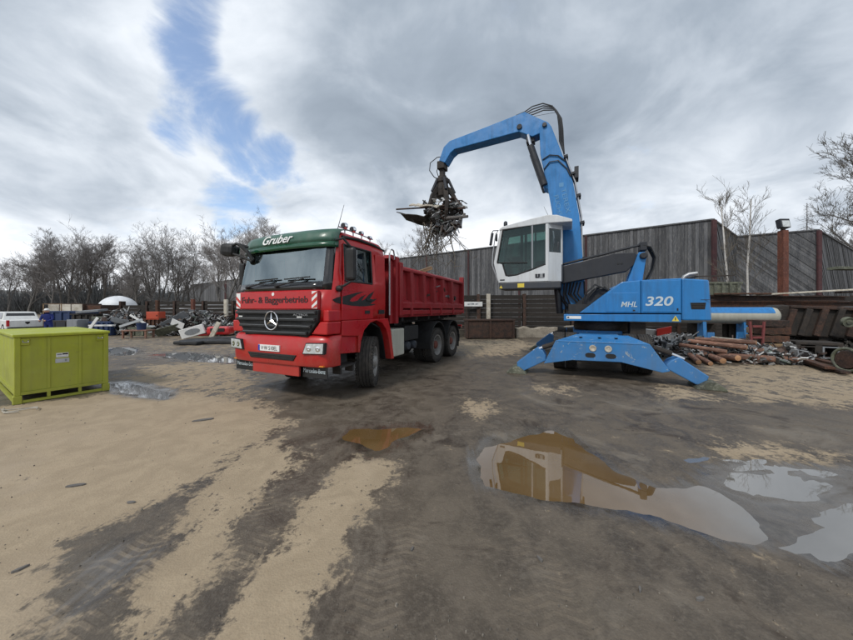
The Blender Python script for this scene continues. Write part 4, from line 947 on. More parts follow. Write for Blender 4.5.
# boom foot and cab lift
for y in (-.40, .32): MB().prism([(-1.0, 1.5), (.78, 1.5), (.4, 2.2), (-.2, 2.25), (-.6, 1.9)], 'y', y, y+.08).build('boom_bracket', 'dark_frame', X)
for y in (-.80, -.42): MB().prism([(.56, 2.38), (.90, 2.38), (1.0, 3.08), (.96, 3.17), (.82, 3.17)], 'y', y-.05, y+.05).build('lift_tower', 'blue_paint', X, bevel=.015)
MB().prism([(-1.30, 2.36), (.56, 2.68), (.88, 2.98), (.74, 3.19), (.22, 3.19), (-1.05, 2.93), (-1.30, 2.68)], 'y', -.74, -.48).build('lift_arm', 'dark_frame', X, bevel=.02)
MB().tube((-1.30, -.66, 2.93), (.92, -.66, 3.40), .035, n=10).build('parallel_link', 'dark_frame', X)
mb = MB(); mb.lathe([(-.95, .06), (-.93, .09), (-.83, .09), (-.81, .06)], 'y', (.92, 0, 3.06), 14); mb.bx(.86, 1.02, -.80, -.44, 3.22, 3.46); mb.build('pivot_block', 'dark_frame', X, bevel=.02)
mb = MB(); rn = random.Random(9)
for i in range(7):
    y = -.78+i*.05; mb.path([(.92, y, 3.36), (1.08+.05*rn.random(), y, 3.30), (1.20+.05*rn.random(), y+.03, 3.02), (1.16, y+.05, 2.70), (1.02+.06*rn.random(), y+.05, 2.42)], .024, 6)
mb.build('hose_bundle', 'hose', X, smooth=60)
for x0, z0 in ((.36, 3.03), (.44, 3.03)): MB().lathe([(-.743, .028), (-.75, .02), (-.75, 0)], 'y', (x0, 0, z0-.13), 10).build('bolt', 'black_plastic', X)
mb = MB()
for i in range(9):
    x = -1.2+i*.09; mb.path([(x, -.55+rn.uniform(-.1, .3), 2.45), (x+rn.uniform(-.1, .1), -.4, 2.1), (x+rn.uniform(0, .3), -.3, 1.75), (x+.2, -.2, 1.5)], .025, 6)
mb.bx(-.9, -.3, -.9, -.55, 1.5, 1.78); mb.bx(-.2, .15, -.42, .4, 1.5, 2.05); mb.path([(-.35, -.5, 2.0), (-.15, -.5, 2.25), (.05, -.5, 2.3), (.2, -.5, 2.1)], .03, 6); mb.path([(-.55, -.6, 1.6), (-.45, -.6, 2.1), (-.2, -.6, 2.35), (.1, -.55, 2.2)], .024, 6)
mb.build('hydraulic_lines', 'hose', X, smooth=60)
# --- operator cab
Y0, Y1 = -1.30, -.32
MB().bx(-2.83, -1.10, Y0+.01, Y1-.01, 2.24, 2.44).bx(-1.5, -1.05, -.95, -.40, 2.44, 2.95).build('cab_base', 'grey_frame', X, bevel=.02)
wlow = [(-2.85, 2.443), (-2.99, 3.06), (-2.88, 3.06), (-2.73, 2.99), (-2.64, 2.66), (-2.55, 2.61), (-2.35, 2.63), (-1.87, 2.77), (-1.50, 2.92), (-1.43, 2.92), (-1.43, 2.443)]
cb = MB().prism(wlow, 'y', Y0, Y0+.05).prism(wlow, 'y', Y1-.05, Y1).prism([(-2.99, 3.06), (-2.88, 3.06), (-2.715, 4.04), (-2.80, 4.05)], 'y', Y0, Y0+.06).prism([(-2.99, 3.06), (-2.88, 3.06), (-2.715, 4.04), (-2.80, 4.05)], 'y', Y1-.06, Y1)
cb.bx(-1.50, -1.43, Y0, Y0+.06, 2.92, 4.16); cb.bx(-1.50, -1.43, Y1-.06, Y1, 2.92, 4.16)
# chamfered rear corner and rear wall
def wallq(p, q, z0, z1, th=.04):
    p = Vector((*p, 0)); q = Vector((*q, 0)); e = (q-p); n = Vector((-e.y, e.x, 0)).normalized()*th
    cb.add([p+Vector((0, 0, z0)), q+Vector((0, 0, z0)), q+n+Vector((0, 0, z0)), p+n+Vector((0, 0, z0)), p+Vector((0, 0, z1)), q+Vector((0, 0, z1)), q+n+Vector((0, 0, z1)), p+n+Vector((0, 0, z1))], [(3, 2, 1, 0), (4, 5, 6, 7), (0, 1, 5, 4), (1, 2, 6, 5), (2, 3, 7, 6), (3, 0, 4, 7)])
wallq((-1.43, Y0), (-1.06, -.92), 2.443, 3.28); wallq((-1.43, Y0), (-1.06, -.92), 3.96, 4.14); wallq((-1.10, -.962), (-1.06, -.92), 3.28, 3.96); wallq((-1.43, Y0), (-1.40, Y0+.03), 3.28, 3.96)
wallq((-1.06, -.92), (-1.06, Y1), 2.443, 3.3); wallq((-1.06, -.92), (-1.06, -.86), 3.3, 4.14); wallq((-1.06, Y1-.06), (-1.06, Y1), 3.3, 4.14)
cb.prism([(-1.43, 2.443), (-1.06, 2.443), (-1.06, 3.2), (-1.43, 2.92)], 'y', Y1-.05, Y1)
cb.prism([(-2.98, 3.0), (-2.85, 2.443), (-2.80, 2.443), (-2.93, 3.0)], 'y', Y0+.05, Y1-.05)
cabo = cb.build('cab_body', 'white_cab', X, bevel=.008)
MB().prism([(-2.82, 4.02), (-2.82, 4.085), (-2.70, 4.15), (-1.90, 4.285), (-1.45, 4.34), (-1.20, 4.31), (-.80, 4.14), (-.80, 4.07), (-1.42, 4.10), (-2.70, 4.055)], 'y', Y0-.02, Y1+.02).build('cab_roof', 'white_cab', X, bevel=.02)
MB().bx(-1.885, -1.84, Y0-.006, Y0+.03, 2.78, 4.10).build('door_post', 'mid_metal', cabo); MB().prism([(-1.885, 2.74), (-1.84, 2.755), (-1.84, 4.2), (-1.885, 4.19)], 'y', Y1-.05, Y1-.01).build('door_post', 'mid_metal', cabo)
for yy, sg in ((Y0+.022, 1), (Y1-.022, -1)):
    for P in ([(-2.90, 3.06), (-2.715, 4.07), (-1.89, 4.15), (-1.89, 2.75), (-2.36, 2.60), (-2.66, 2.60), (-2.75, 3.02)], [(-1.84, 2.76), (-1.84, 4.15), (-1.49, 4.15), (-1.49, 2.90)]):
        MB().prism(P, 'y', yy-.004, yy+.004).build('window_pane', 'cab_glass', cabo)
    # black printed border along the panes
    mb = MB()
    for a, b_ in (((-2.88, 3.07), (-2.715, 4.03)), ((-2.715, 4.03), (-1.5, 4.14)), ((-2.89, 3.05), (-2.0, 3.0)), ((-2.72, 3.0), (-2.62, 2.65)), ((-2.62, 2.65), (-2.3, 2.66)), ((-2.3, 2.66), (-1.5, 2.93))): mb.tube((a[0], yy-sg*.012, a[1]), (b_[0], yy-sg*.012, b_[1]), .024, n=6)
    mb.bx(-2.20, -2.12, yy+sg*.01, yy+sg*.02, 2.72, 4.1); mb.build('window_seal', 'black_plastic', cabo)
MB().add([(-2.94, Y0+.06, 3.04), (-2.94, Y1-.06, 3.04), (-2.77, Y1-.06, 4.04), (-2.77, Y0+.06, 4.04)], [(3, 2, 1, 0)]).build('front_pane', 'cab_glass', cabo)
MB().add([(-1.40, Y0+.05, 3.28), (-1.09, -.94, 3.28), (-1.09, -.94, 3.96), (-1.40, Y0+.05, 3.96)], [(0, 1, 2, 3)]).build('corner_pane', 'side_glass', cabo)
MB().add([(-1.08, -.86, 3.3), (-1.08, Y1-.06, 3.3), (-1.08, Y1-.06, 4.12), (-1.08, -.86, 4.12)], [(0, 1, 2, 3)]).build('rear_pane', 'cab_glass', cabo)
mb = MB(); mb.bx(-1.75, -1.25, -1.05, -.55, 2.75, 2.90); mb.prism([(-1.38, 2.88), (-1.22, 2.88), (-1.14, 3.6), (-1.28, 3.6)], 'y', -1.04, -.56); mb.bx(-1.24, -1.14, -.92, -.68, 3.62, 3.82); mb.bx(-1.8, -1.4, -1.15, -1.05, 2.9, 3.05); mb.bx(-1.8, -1.4, -.55, -.45, 2.9, 3.05); mb.bx(-1.6, -1.4, -.95, -.65, 2.45, 2.75); mb.build('operator_seat', 'seat_cloth', cabo, bevel=.03)
mb = MB(); mb.bx(-2.7, -2.55, -.9, -.7, 2.45, 3.05); mb.box((-2.5, -.8, 3.12), (.34, .4, .05), (0, .5, 0)); mb.bx(-2.60, -2.3, -.42, -.37, 3.1, 3.35); mb.build('console', 'interior', cabo)
# cab trim: logo, labels, mirrors, handrail, beacon
lg = MB()
for (a, b_, c, d) in ((-1.86, -1.80, 2.56, 2.66), (-1.86, -1.76, 2.55, 2.57), (-1.79, -1.72, 2.56, 2.66), (-1.70, -1.68, 2.56, 2.66), (-1.66, -1.60, 2.56, 2.665), (-1.85, -1.61, 2.535, 2.55)): lg.bx(a+.08, b_+.08, Y0-.004, Y0-.001, c, d)
lg.build('maker_logo', 'dark_frame', cabo); MB().bx(-2.80, -2.66, Y0-.004, Y0-.001, 2.50, 2.54).build('type_label', 'dark_frame', cabo)
MB().bx(-2.28, -2.09, Y0+.004, Y0+.009, 2.28, 2.40).build('label_plate', 'yellow_label', cabo); MB().prism([(-2.82, 2.27), (-2.72, 2.27), (-2.77, 2.36)], 'y', Y0+.004, Y0+.009).build('warning_triangle', 'yellow_label', cabo)
MB().path([(-2.86, Y0-.03, 2.5), (-3.03, Y0-.03, 2.98), (-3.02, Y0-.03, 3.3), (-2.93, Y0-.03, 3.9), (-2.86, Y0-.02, 4.02)], .016, 6).build('handrail', 'steel', cabo)
mm = MB().box((-3.05, Y0-.05, 3.78), (.08, .20, .36), (0, .15, .3)).build('mirror', 'dark_frame', cabo, bevel=.02); MB().path([(-2.84, Y0, 4.04), (-3.0, Y0-.04, 4.04), (-3.05, Y0-.05, 3.95)], .014, 6).build('mirror_arm', 'dark_frame', cabo)
mm = MB().box((-2.93, Y0+.10, 3.86), (.05, .12, .24)).build('mirror', 'dark_frame', cabo, bevel=.015)
MB().lathe([(4.13, .04), (4.20, .04), (4.205, .06), (4.30, .058), (4.335, .03), (4.34, 0)], 'z', (-2.66, Y0+.15, 0), 14).build('beacon', 'dark_frame', cabo, smooth=40)
MB().tube((-1.42, Y0+.1, 4.32), (-1.55, Y0+.1, 4.62), .006, .004, 5).build('aerial', 'black_plastic', cabo)
# --- boom
bm_ = MB().prism([(-1.15, 1.62), (-.36, 1.62), (-.42, 1.92), (-.60, 4.49), (-.78, 5.57), (-1.17, 6.75), (-1.40, 7.44), (-1.50, 7.60), (-1.66, 7.62), (-1.76, 7.48), (-1.73, 6.63), (-1.58, 5.80), (-1.67, 5.68), (-1.64, 5.55), (-1.50, 5.46), (-1.38, 4.72), (-1.22, 2.9)], 'y', -.235, .235).build('boom', 'blue_paint', X, bevel=.02)
ex = Vector((.19, 0, -.98)).normalized(); ey = Vector((.98, 0, .19)).normalized(); ez = Vector((0, -1, 0))
Mt = Matrix((ex, ey, ez)).transposed()
text('TEREX', 'faint_lettering', bm_, (-.98, -.239, 5.02), .80, .13, Mt); text('FUCHS', 'faint_lettering', bm_, (-1.20, -.239, 4.90), .66, .13, Mt); MB().box((-1.11, -.2375, 5.53), (.13, .004, .13)).build('logo_mark', 'faint_lettering', bm_)
mb = MB()
for yy in (-.15, -.02, .11): mb.path([(-.50, yy, 2.4), (-.545, yy, 4.49), (-.72, yy, 5.6), (-1.02, yy, 6.5)], .026, 8)
mb.build('boom_pipe', 'steel', bm_, smooth=60)
mb = MB()
for (x, z) in ((-.50, 3.2), (-.54, 4.3), (-.64, 5.15), (-.80, 5.85), (-1.0, 6.42)): MB().box((x+.02, -.02, z), (.12, .42, .07), (0, -.2, 0)).build('pipe_clamp', 'dark_frame', bm_)
MB().bx(-.74, -.62, -.2, .2, 5.70, 6.05).build('valve_block', 'dark_frame', bm_)
for pts in ([(-1.66, -.25, 6.42), (-1.45, -.27, 6.52), (-1.2, -.27, 6.45), (-1.0, -.26, 6.25)], [(-1.62, -.25, 6.1), (-1.45, -.27, 6.3), (-1.2, -.27, 6.3), (-.95, -.27, 6.0), (-.85, -.26, 5.75)]): MB().path(pts, .018, 6).build('hose', 'hose', bm_, smooth=60)
# --- stick
st_ = MB().prism([(-1.46, 7.42), (-1.52, 7.62), (-1.78, 7.80), (-2.22, 8.13), (-3.33, 7.97), (-4.85, 7.77), (-5.08, 7.60), (-5.27, 7.14), (-5.04, 7.02), (-4.82, 7.33), (-4.66, 7.43), (-2.40, 7.52), (-1.98, 7.26), (-1.70, 7.32)], 'y', -.22, .22).build('stick', 'blue_paint', X, bevel=.018)
MB().prism([(-3.32, 7.975), (-2.25, 8.135), (-2.24, 8.16), (-3.30, 8.0)], 'y', -.15, .15).build('top_plate', 'blue_paint', st_); MB().prism([(-4.83, 7.78), (-4.55, 7.815), (-4.6, 7.86), (-4.8, 7.83)], 'y', -.12, .12).build('end_gusset', 'blue_paint', st_)
mb = MB(); mb.lathe([(-.30, .0), (-.30, .07), (.30, .07), (.30, 0)], 'y', (-1.60, 0, 7.52), 16); mb.lathe([(-.27, .0), (-.27, .085), (.27, .085), (.27, 0)], 'y', (-2.38, 0, 7.66), 16); mb.bx(-2.18, -1.92, -.14, .14, 7.14, 7.34); mb.build('pivot_pin', 'dark_frame', st_, bevel=.01)
for y in (-.30, .30):
    MB().tube((-2.10, y, 7.30), (-1.98, y, 6.80), .042, n=12).build('cylinder_rod', 'chrome', X, smooth=50); MB().tube((-2.02, y, 6.92), (-1.60, y, 5.58), .105, n=14).build('cylinder_barrel', 'dark_frame', X, smooth=50)
    MB().tube((-1.95, y-.1*(1 if y > 0 else -1)*-1, 6.9), (-1.70, y, 5.8), .02, n=6).build('cylinder_pipe', 'dark_frame', X)
    MB().tube((-1.15, y*1.2, 1.5), (-1.30, y*1.2, 3.0), .095, n=14).build('cylinder_barrel', 'dark_frame', X, smooth=50); MB().tube((-1.30, y*1.2, 3.0), (-1.42, y*1.1, 4.2), .05, n=12).build('cylinder_rod', 'chrome', X, smooth=50)
for i in range(4):
    yy = -.16+i*.09; k_ = i*.035
    MB().path([(-1.02, yy, 6.5), (-1.16+k_, yy, 6.95), (-1.18+k_, yy, 7.45), (-1.22+k_, yy, 7.80), (-1.38+k_, yy, 8.12), (-1.66, yy, 8.28-k_*.6), (-1.98, yy, 8.27-k_), (-2.22, yy, 8.16), (-2.5, yy, 8.11)], .021, 6).build('hose', 'hose', st_, smooth=60)
MB().tube((-1.2, -.1, 7.92), (-1.95, -.1, 7.97), .006, n=5).build('hose_stay', 'dark_iron', st_)
# --- grab
gc = Vector((-5.22, 0, 0))
gb = MB(); gb.bx(-5.36, -5.08, -.20, .20, 6.86, 7.14); gb.bx(-5.30, -5.14, -.11, .11, 6.62, 6.90); gb.lathe([(6.34, .20), (6.38, .24), (6.52, .24), (6.56, .16), (6.64, .15)], 'z', (-5.22, 0, 0), 18); gb.lathe([(5.78, .16), (5.85, .24), (6.10, .26), (6.34, .21)], 'z', (-5.22, 0, 0), 14)
gbo = gb.build('grab_head', 'dark_iron', X, bevel=.015)
for i in range(5):
    a = 2*math.pi*i/5+.35; er = Vector((math.cos(a), math.sin(a), 0)); et = Vector((-er.y, er.x, 0)); mb = MB()
    P = [(.20, 6.22), (.34, 6.14), (.50, 5.86), (.60, 5.52), (.58, 5.18), (.44, 4.90), (.22, 4.72), (.40, 5.02), (.47, 5.26), (.47, 5.52), (.38, 5.80), (.22, 6.0)]
    n = len(P)
    for s0, s1 in ((-.075, .075),):
        vs = [gc+er*r+et*s0*(.35+.65*min(1, max(0, (z-4.7)/.9)))+Vector((0, 0, z)) for r, z in P]+[gc+er*r+et*s1*(.35+.65*min(1, max(0, (z-4.7)/.9)))+Vector((0, 0, z)) for r, z in P]
        mb.add(vs, [tuple(range(n)), tuple(reversed(range(n, 2*n)))]+[(i2, n+i2, n+(i2+1) % n, (i2+1) % n) for i2 in range(n)])
    t_ = mb.build('tine', 'dark_iron', X, bevel=.01); import bmesh as _b
    bm = _b.new(); bm.from_mesh(t_.data); _b.ops.recalc_face_normals(bm, faces=bm.faces); bm.to_mesh(t_.data); bm.free()
    MB().tube(gc+er*.22+Vector((0, 0, 6.5)), gc+er*.46+Vector((0, 0, 5.98)), .05, n=8).build('tine_cylinder', 'dark_frame', t_)
for pts in ([(-5.02, -.1, 7.3), (-5.35, -.2, 7.28), (-5.62, -.22, 7.12), (-5.66, -.2, 6.85), (-5.5, -.15, 6.6), (-5.36, -.1, 6.5)], [(-5.05, .1, 7.3), (-5.4, .15, 7.2), (-5.52, .16, 6.95), (-5.4, .1, 6.6)]): MB().path(pts, .017, 6).build('hose', 'hose', gbo, smooth=60)
bpy.context.view_layer.update()
XM = X.matrix_basis.copy()
# --- what the grab holds
def held(mb, name, mt, lab, cat, **kw):
    o = mb.build(name, mt, loc=X.location, rot=X.rotation_euler, **kw); return tag(o, lab, cat)
rn = random.Random(21)
mb = MB(); P = []
for i in range(7):
    for j in range(4):
        u = i/6; v = j/3; P.append((-6.95+1.75*u, -.45+.8*v, 5.47-.30*math.sin(u*2.4)-.16*v+.10*rn.uniform(-1, 1)-.05*u))
mb.add(P, [(i*4+j, (i+1)*4+j, (i+1)*4+j+1, i*4+j+1) for i in range(6) for j in range(3)])
o = held(mb, 'bent_sheet', 'load_dark', 'dark crumpled sheet metal sticking out left from the grab', 'sheet'); o.modifiers.new('s', 'SOLIDIFY').thickness = .03
mb = MB(); P = []
for i in range(6):
    for j in range(4):
        u = i/5; v = j/3; P.append((-6.35+1.15*u, -.55+.75*v, 5.80-.22*u-.22*(1-v)+.05*rn.uniform(-1, 1)))
mb.add(P, [(i*4+j, (i+1)*4+j, (i+1)*4+j+1, i*4+j+1) for i in range(5) for j in range(3)])
o = held(mb, 'folded_panel', 'pale_timber', 'pale beige folded panel gripped on top in the grab', 'panel'); o.modifiers.new('s', 'SOLIDIFY').thickness = .05
held(MB().tube((-7.05, -.3, 5.55), (-5.0, -.35, 5.36), .03, n=6), 'steel_bar', 'rust_brown', 'thin dark bar poking out of the grab to the left', 'bar')
held(MB().tube((-5.6, -.4, 5.37), (-4.22, -.3, 5.20), .028, n=6), 'steel_bar', 'rust_brown', 'thin bar poking out of the grab to the right', 'bar')
held(MB().path([(-5.0, -.3, 4.95), (-4.55, -.3, 4.92), (-4.12, -.32, 4.90)], [.07, .06, .05], 7).tube((-4.3, -.3, 4.9), (-4.25, -.3, 5.03), .05).tube((-4.4, -.3, 4.92), (-4.42, -.3, 4.80), .045), 'knotty_branch', 'bark', 'short knotty dark branch pointing right from the grab', 'branch')
mb = MB()
for i in range(230):
    a = rn.uniform(0, 6.28); r = math.sqrt(rn.random()); z = rn.uniform(4.5, 5.65); r *= 1-.55*max(0, (5.05-z)/.55)
    bent(mb, rn, (-5.15+.78*r*math.cos(a), .55*r*math.sin(a), z))
for i in range(26):
    a = rn.uniform(0, 6.28); p = Vector((-5.1+.35*math.cos(a), .35*math.sin(a), rn.uniform(4.5, 5.2))); q = p+Vector((rn.uniform(-.35, .35), rn.uniform(-.3, .3), rn.uniform(-.6, -.1))); mb.tube(p, q, .02, .012, 5)
stuff(held(mb, 'gripped_scrap', 'scrap_mix', 'tangled dark scrap clutched between the grab tines', 'scrap'))
mb = MB()
for i in range(22):
    p = Vector((-5.50+rn.uniform(-.55, .55), rn.uniform(-.3, .3), rn.uniform(4.5, 5.1))); d = Vector((rn.uniform(-.5, .5), rn.uniform(-.3, .3), -1)); pts = [p]; r = rn.uniform(.018, .034)
    for j in range(6):
        d += Vector((rn.uniform(-.35, .35), rn.uniform(-.35, .35), rn.uniform(-.1, .15))); p = p+d.normalized()*rn.uniform(.2, .36); pts.append(p)
        if rn.random() < .8:
            q = p+Vector((rn.uniform(-.45, .45), rn.uniform(-.3, .3), rn.uniform(-.45, .2))); mb.tube(p, q, r*.5, r*.25, 4)
    mb.path(pts, [r*(1-.15*j) for j in range(len(pts))], 5)
mb.path([(-4.75, -.35, 4.75), (-4.55, -.4, 4.5), (-4.62, -.4, 4.3), (-4.85, -.4, 4.05), (-5.15, -.4, 3.75)], .016, 5)
held(mb, 'branch_bundle', 'willow_twig', 'bundle of thin bare branches dangling below the grab', 'branches')

# ================================================================== LIME SKIP CONTAINER at the left edge
a_ = gp(14, 405); b_ = gp(108.5, 390); e_ = b_-a_; BL = e_.length
B = empty('steel_container', a_, math.atan2(e_.y, e_.x), 'lime green ribbed steel container standing at the left edge', 'container')   # local x along the labelled side, y to the back
BH, BW = 1.20, 2.7
for (x0, x1) in ((.045, BL/3-.02), (BL/3+.02, 2*BL/3-.02), (2*BL/3+.02, BL-.045)):
    MB().bx(x0, x1, .035, .055, .20, BH-.06).build('side_panel', 'lime_paint', B)
for x in (BL/3, 2*BL/3):
    MB().prism([(x-.02, .056), (x-.02, .02), (x+.02, .02), (x+.02, .056)], 'z', .20, BH-.06).build('rib', 'lime_paint', B, bevel=.005); MB().bx(x-.02, x+.02, .02, .07, .055, .145).build('foot_rib', 'lime_paint', B)
for x, y in ((0, 0), (BL-.07, 0), (0, BW-.07), (BL-.07, BW-.07)):
    MB().bx(x, x+.07, y, y+.07, .14, BH-.055).build('corner_post', 'lime_paint', B, bevel=.008); MB().bx(x-.015, x+.085, y-.015, y+.085, 0, .138).build('foot', 'lime_paint', B, bevel=.006)
mb = MB(); mb.bx(.071, BL-.071, .01, .06, .145, .198); mb.bx(.071, BL-.071, BW-.06, BW-.01, .145, .198); mb.bx(.01, .06, .071, BW-.071, .145, .198); mb.bx(BL-.06, BL-.01, .071, BW-.071, .145, .198); mb.build('lower_rail', 'lime_paint', B)
mb = MB(); mb.bx(.09, BL-.09, .0, .05, .008, .052); mb.bx(.0, .05, .09, BW-.09, .008, .052); mb.build('ground_rail', 'lime_paint', B)
MB().bx(-.02, BL+.02, -.02, BW+.02, BH-.053, BH).build('lid', 'lime_paint', B, bevel=.012)
MB().bx(.035, .055, .075, BW-.075, .20, BH-.06).build('end_panel', 'lime_paint', B); MB().bx(BL-.055, BL-.035, .075, BW-.075, .20, BH-.06).build('end_panel', 'lime_paint', B); MB().bx(.075, BL-.075, BW-.055, BW-.035, .20, BH-.06).build('end_panel', 'lime_paint', B); MB().bx(.06, BL-.06, .06, BW-.06, .16, .18).build('floor_plate', 'lime_paint', B)
for x in (.12, BL-.12):
    lg_ = MB().bx(x-.05, x+.05, .01, .034, BH-.19, BH-.08).build('lifting_lug', 'lime_paint', B, bevel=.006); MB().path([(x-.03, .0, BH-.11), (x-.03, -.03, BH-.14), (x+.03, -.03, BH-.14), (x+.03, .0, BH-.11)], .008, 6).build('lug_ring', 'steel', lg_)
xm = BL*.5-.03
lb1 = MB().bx(xm-.075, xm+.075, .029, .0345, .745, .825).build('label_plate', 'plate_white', B); MB().bx(xm+.0, xm+.068, .0265, .0288, .790, .817).build('label_print', 'black_gloss', lb1); MB().bx(xm-.066, xm-.008, .0265, .0288, .785, .812).build('label_print', 'mid_metal', lb1); MB().bx(xm-.06, xm+.06, .0265, .0288, .757, .768).build('label_print', 'light_metal', lb1)
lb2 = MB().bx(xm-.085, xm+.085, .029, .0345, .645, .722).build('label_plate', 'light_metal', B); MB().bx(xm+.03, xm+.055, .0265, .0288, .665, .705).build('label_print', 'mid_metal', lb2)
# rope / wire lying before the container
mb = MB(); rn = random.Random(2)
for kx in range(3):
    p0 = gp(2+6*kx, 412); pts = []
    for i in range(14): t = i/13; pts.append((p0.x-.25+.55*t, p0.y+.05*kx+.09*math.sin(t*6+kx*2), .012+.006*(kx+math.sin(t*9))))
    mb.path(pts, .009, 5)
tag(mb.build('rope', 'pale_timber'), 'frayed pale rope lying in front of the lime container', 'rope')
for px, py, s, r_ in ((76, 486, .10, .3), (131, 503, .05, .1), (204, 420, .16, .5), (20, 570, .04, 1), (540, 560, .035, 2), (640, 590, .03, 1), (700, 600, .04, .2), (412, 550, .03, 1.2)):
    mb = MB(); rn = random.Random(px); n = 7; P = [(s*math.cos(i*6.283/n)*rn.uniform(.6, 1), s*.3*math.sin(i*6.283/n)*rn.uniform(.6, 1)) for i in range(n)]
    mb.prism(P, 'z', -.01, .012); p = gp(px, py)
    nm = {76: 'dark flat splinter lying alone on the pale sand', 131: 'tiny dark chip on the sand left of the tyre streaks', 204: 'long dark splinter lying near the truck front', 20: 'dark chip at lower left on the sand', 540: 'small dark chip below the big puddle', 640: 'dark chip at bottom right of centre on wet asphalt', 700: 'dark bark chip near the lower right corner', 412: 'small chip on dark asphalt at bottom centre'}[px]
    tag(mb.build('bark_chip', 'bark', loc=(p.x, p.y, .002), rot=(0, 0, r_)), nm, 'chip')

# ================================================================== BARE TREES
def grow(seed, H, spread, stems, levels=5, twigs=1.0, birch=False, rs=1.0):
    rn = random.Random(seed); trunk = []; fine = []
    def branch(p, d, L, r, lv):
        n = 4 if lv < 2 else 3; pts = [p.copy()]; rr = [r]; dirs = []
        for i in range(n):
            wob = (.035 if birch else .10) if lv == 0 else .22
            d = (d+Vector((rn.gauss(0, wob), rn.gauss(0, wob), rn.gauss(.05, wob*.6)))).normalized()
            p = p+d*L/n; pts.append(p.copy()); rr.append(r*(1-.62*(i+1)/n)); dirs.append(d.copy())
        (trunk if lv < (1 if birch else 2) else fine).append((pts, rr, lv))
        if lv >= levels: return
        kids = {0: 9, 1: 7, 2: 5, 3: 4, 4: 4}[lv] if not birch else {0: 22, 1: 5, 2: 5, 3: 2, 4: 0}[lv]
        kids = max(1, int(round(kids*twigs)))
        for kk in range(kids):
            t = rn.uniform(.28 if lv == 0 else .2, 1.0); i = min(n-1, int(t*n)); f = t*n-i
            q = pts[i].lerp(pts[i+1], f); dd = dirs[i]
            ax = Vector((rn.gauss(0, 1), rn.gauss(0, 1), rn.gauss(0, .35))); ax = (ax-dd*ax.dot(dd)).normalized()
            ang = rn.uniform(.32, .72) if not birch else rn.uniform(.28, .5)
            nd = (dd*math.cos(ang)+ax*math.sin(ang)*spread+Vector((0, 0, .12))).normalized()
            branch(q, nd, L*rn.uniform(.42, .66)*(1-.35*t if lv == 0 else 1)*(.40 if birch and lv == 0 else 1), rr[i]*(.26 if birch and lv == 0 else .46), lv+1)
    for s in range(stems):
        a = 6.283*s/stems+rn.random(); d0 = Vector((math.cos(a)*.18*spread, math.sin(a)*.18*spread, 1)) if stems > 1 else Vector((rn.gauss(0, .03), rn.gauss(0, .03), 1))
        branch(Vector((math.cos(a)*.15*(stems > 1), math.sin(a)*.15*(stems > 1), 0)), d0.normalized(), H*(.72 if not birch else .95)*rn.uniform(.85, 1), .0155*H*(rs if rs != 1 else 1)/(1+.2*(stems-1)), 0)
    mt_, mf = MB(), MB()
    for pts, rr, lv in trunk: mt_.path(pts, rr, 7 if lv == 0 else 5, cap=False)
    for pts, rr, lv in fine: mf.path(pts, [max(x, .0058*H/10) for x in rr], 3, cap=False)
    return mt_, mf
TREES = {}
def tree(kind, loc, rz, sc, name, label, group=None, tm='bark', fm='twig', **kw):
    if kind not in TREES:
        a, b2 = grow(**kw); t0 = a.build('trunk', tm, smooth=60); c0 = b2.build('crown', fm, smooth=60); TREES[kind] = (t0.data, c0.data); bpy.data.objects.remove(t0); bpy.data.objects.remove(c0)
    r = empty(name, loc, rz, label, 'tree', group); r.scale = (sc, sc, sc)
    for nm, d in zip(('trunk', 'crown'), TREES[kind]): o = bpy.data.objects.new(nm, d); COL.objects.link(o); o.parent = r
    return r
GA = 'bare trees behind the scrap yard'
kinds = {'a': dict(seed=11, H=10, spread=1.0, stems=1), 'b': dict(seed=23, H=10, spread=1.1, stems=3, twigs=.85), 'c': dict(seed=35, H=10, spread=.85, stems=2, twigs=.95), 'd': dict(seed=47, H=10, spread=1.15, stems=5, twigs=.72)}
spec = [ # px of trunk, distance, height of top (px y), kind, label
 (-28, 44, 262, 'a', 'bare tree cut by the left picture edge'), (6, 50, 262, 'b', 'low bare tree at far left behind the white pickup'), (28, 43, 252, 'c', 'bare tree above the man in blue at left'), (48, 48, 243, 'a', 'tall bare tree left of the broadest crown on the far left'), (66, 46, 240, 'b', 'bare broad tree above the brown sheds at left'), (84, 43, 236, 'c', 'tallest bare tree of the left group with thin upright limbs'), (106, 47, 244, 'a', 'bare tree at the right end of the left group above the white dome'),
 (128, 58, 268, 'c', 'small distant bare tree in the gap between the two groups'), (140, 44, 246, 'b', 'bare tree on the left side of the round middle group'), (158, 42, 235, 'd', 'round many-stemmed bare tree behind the dark wall'), (178, 43, 238, 'd', 'bare round tree on the right side of the middle group'), (196, 50, 262, 'b', 'low bare tree between middle group and truck'), (222, 36, 232, 'c', 'bare tree just left of the truck windscreen'), (243, 40, 230, 'b', 'bare tree partly hidden by the truck mirror'), (268, 48, 226, 'a', 'bare tree hidden behind the truck cab')]
for i, (px, d, py, kd, lb) in enumerate(spec):
    p = at(px, 320, d); hh = CH+(YH-py)/FPX*d
    tree(kd, (p.x, d, 0), i*1.3, hh/9.3, 'bare_tree', lb, GA, **kinds[kd])
tree('a', (at(424, 300, 52).x, 52, 0), 2.0, 1.62, 'bare_tree', 'bare tree top showing over the wall above the tipper body', GA, **kinds['a'])
tree('c', (at(398, 300, 56).x, 56, 0), .7, 1.35, 'bare_tree', 'bare tree showing just behind the truck headboard', GA, **kinds['c'])
bk = dict(tm='birch_bark', fm='willow_twig', H=10, spread=1.0, stems=1, levels=3, birch=True, rs=.55)
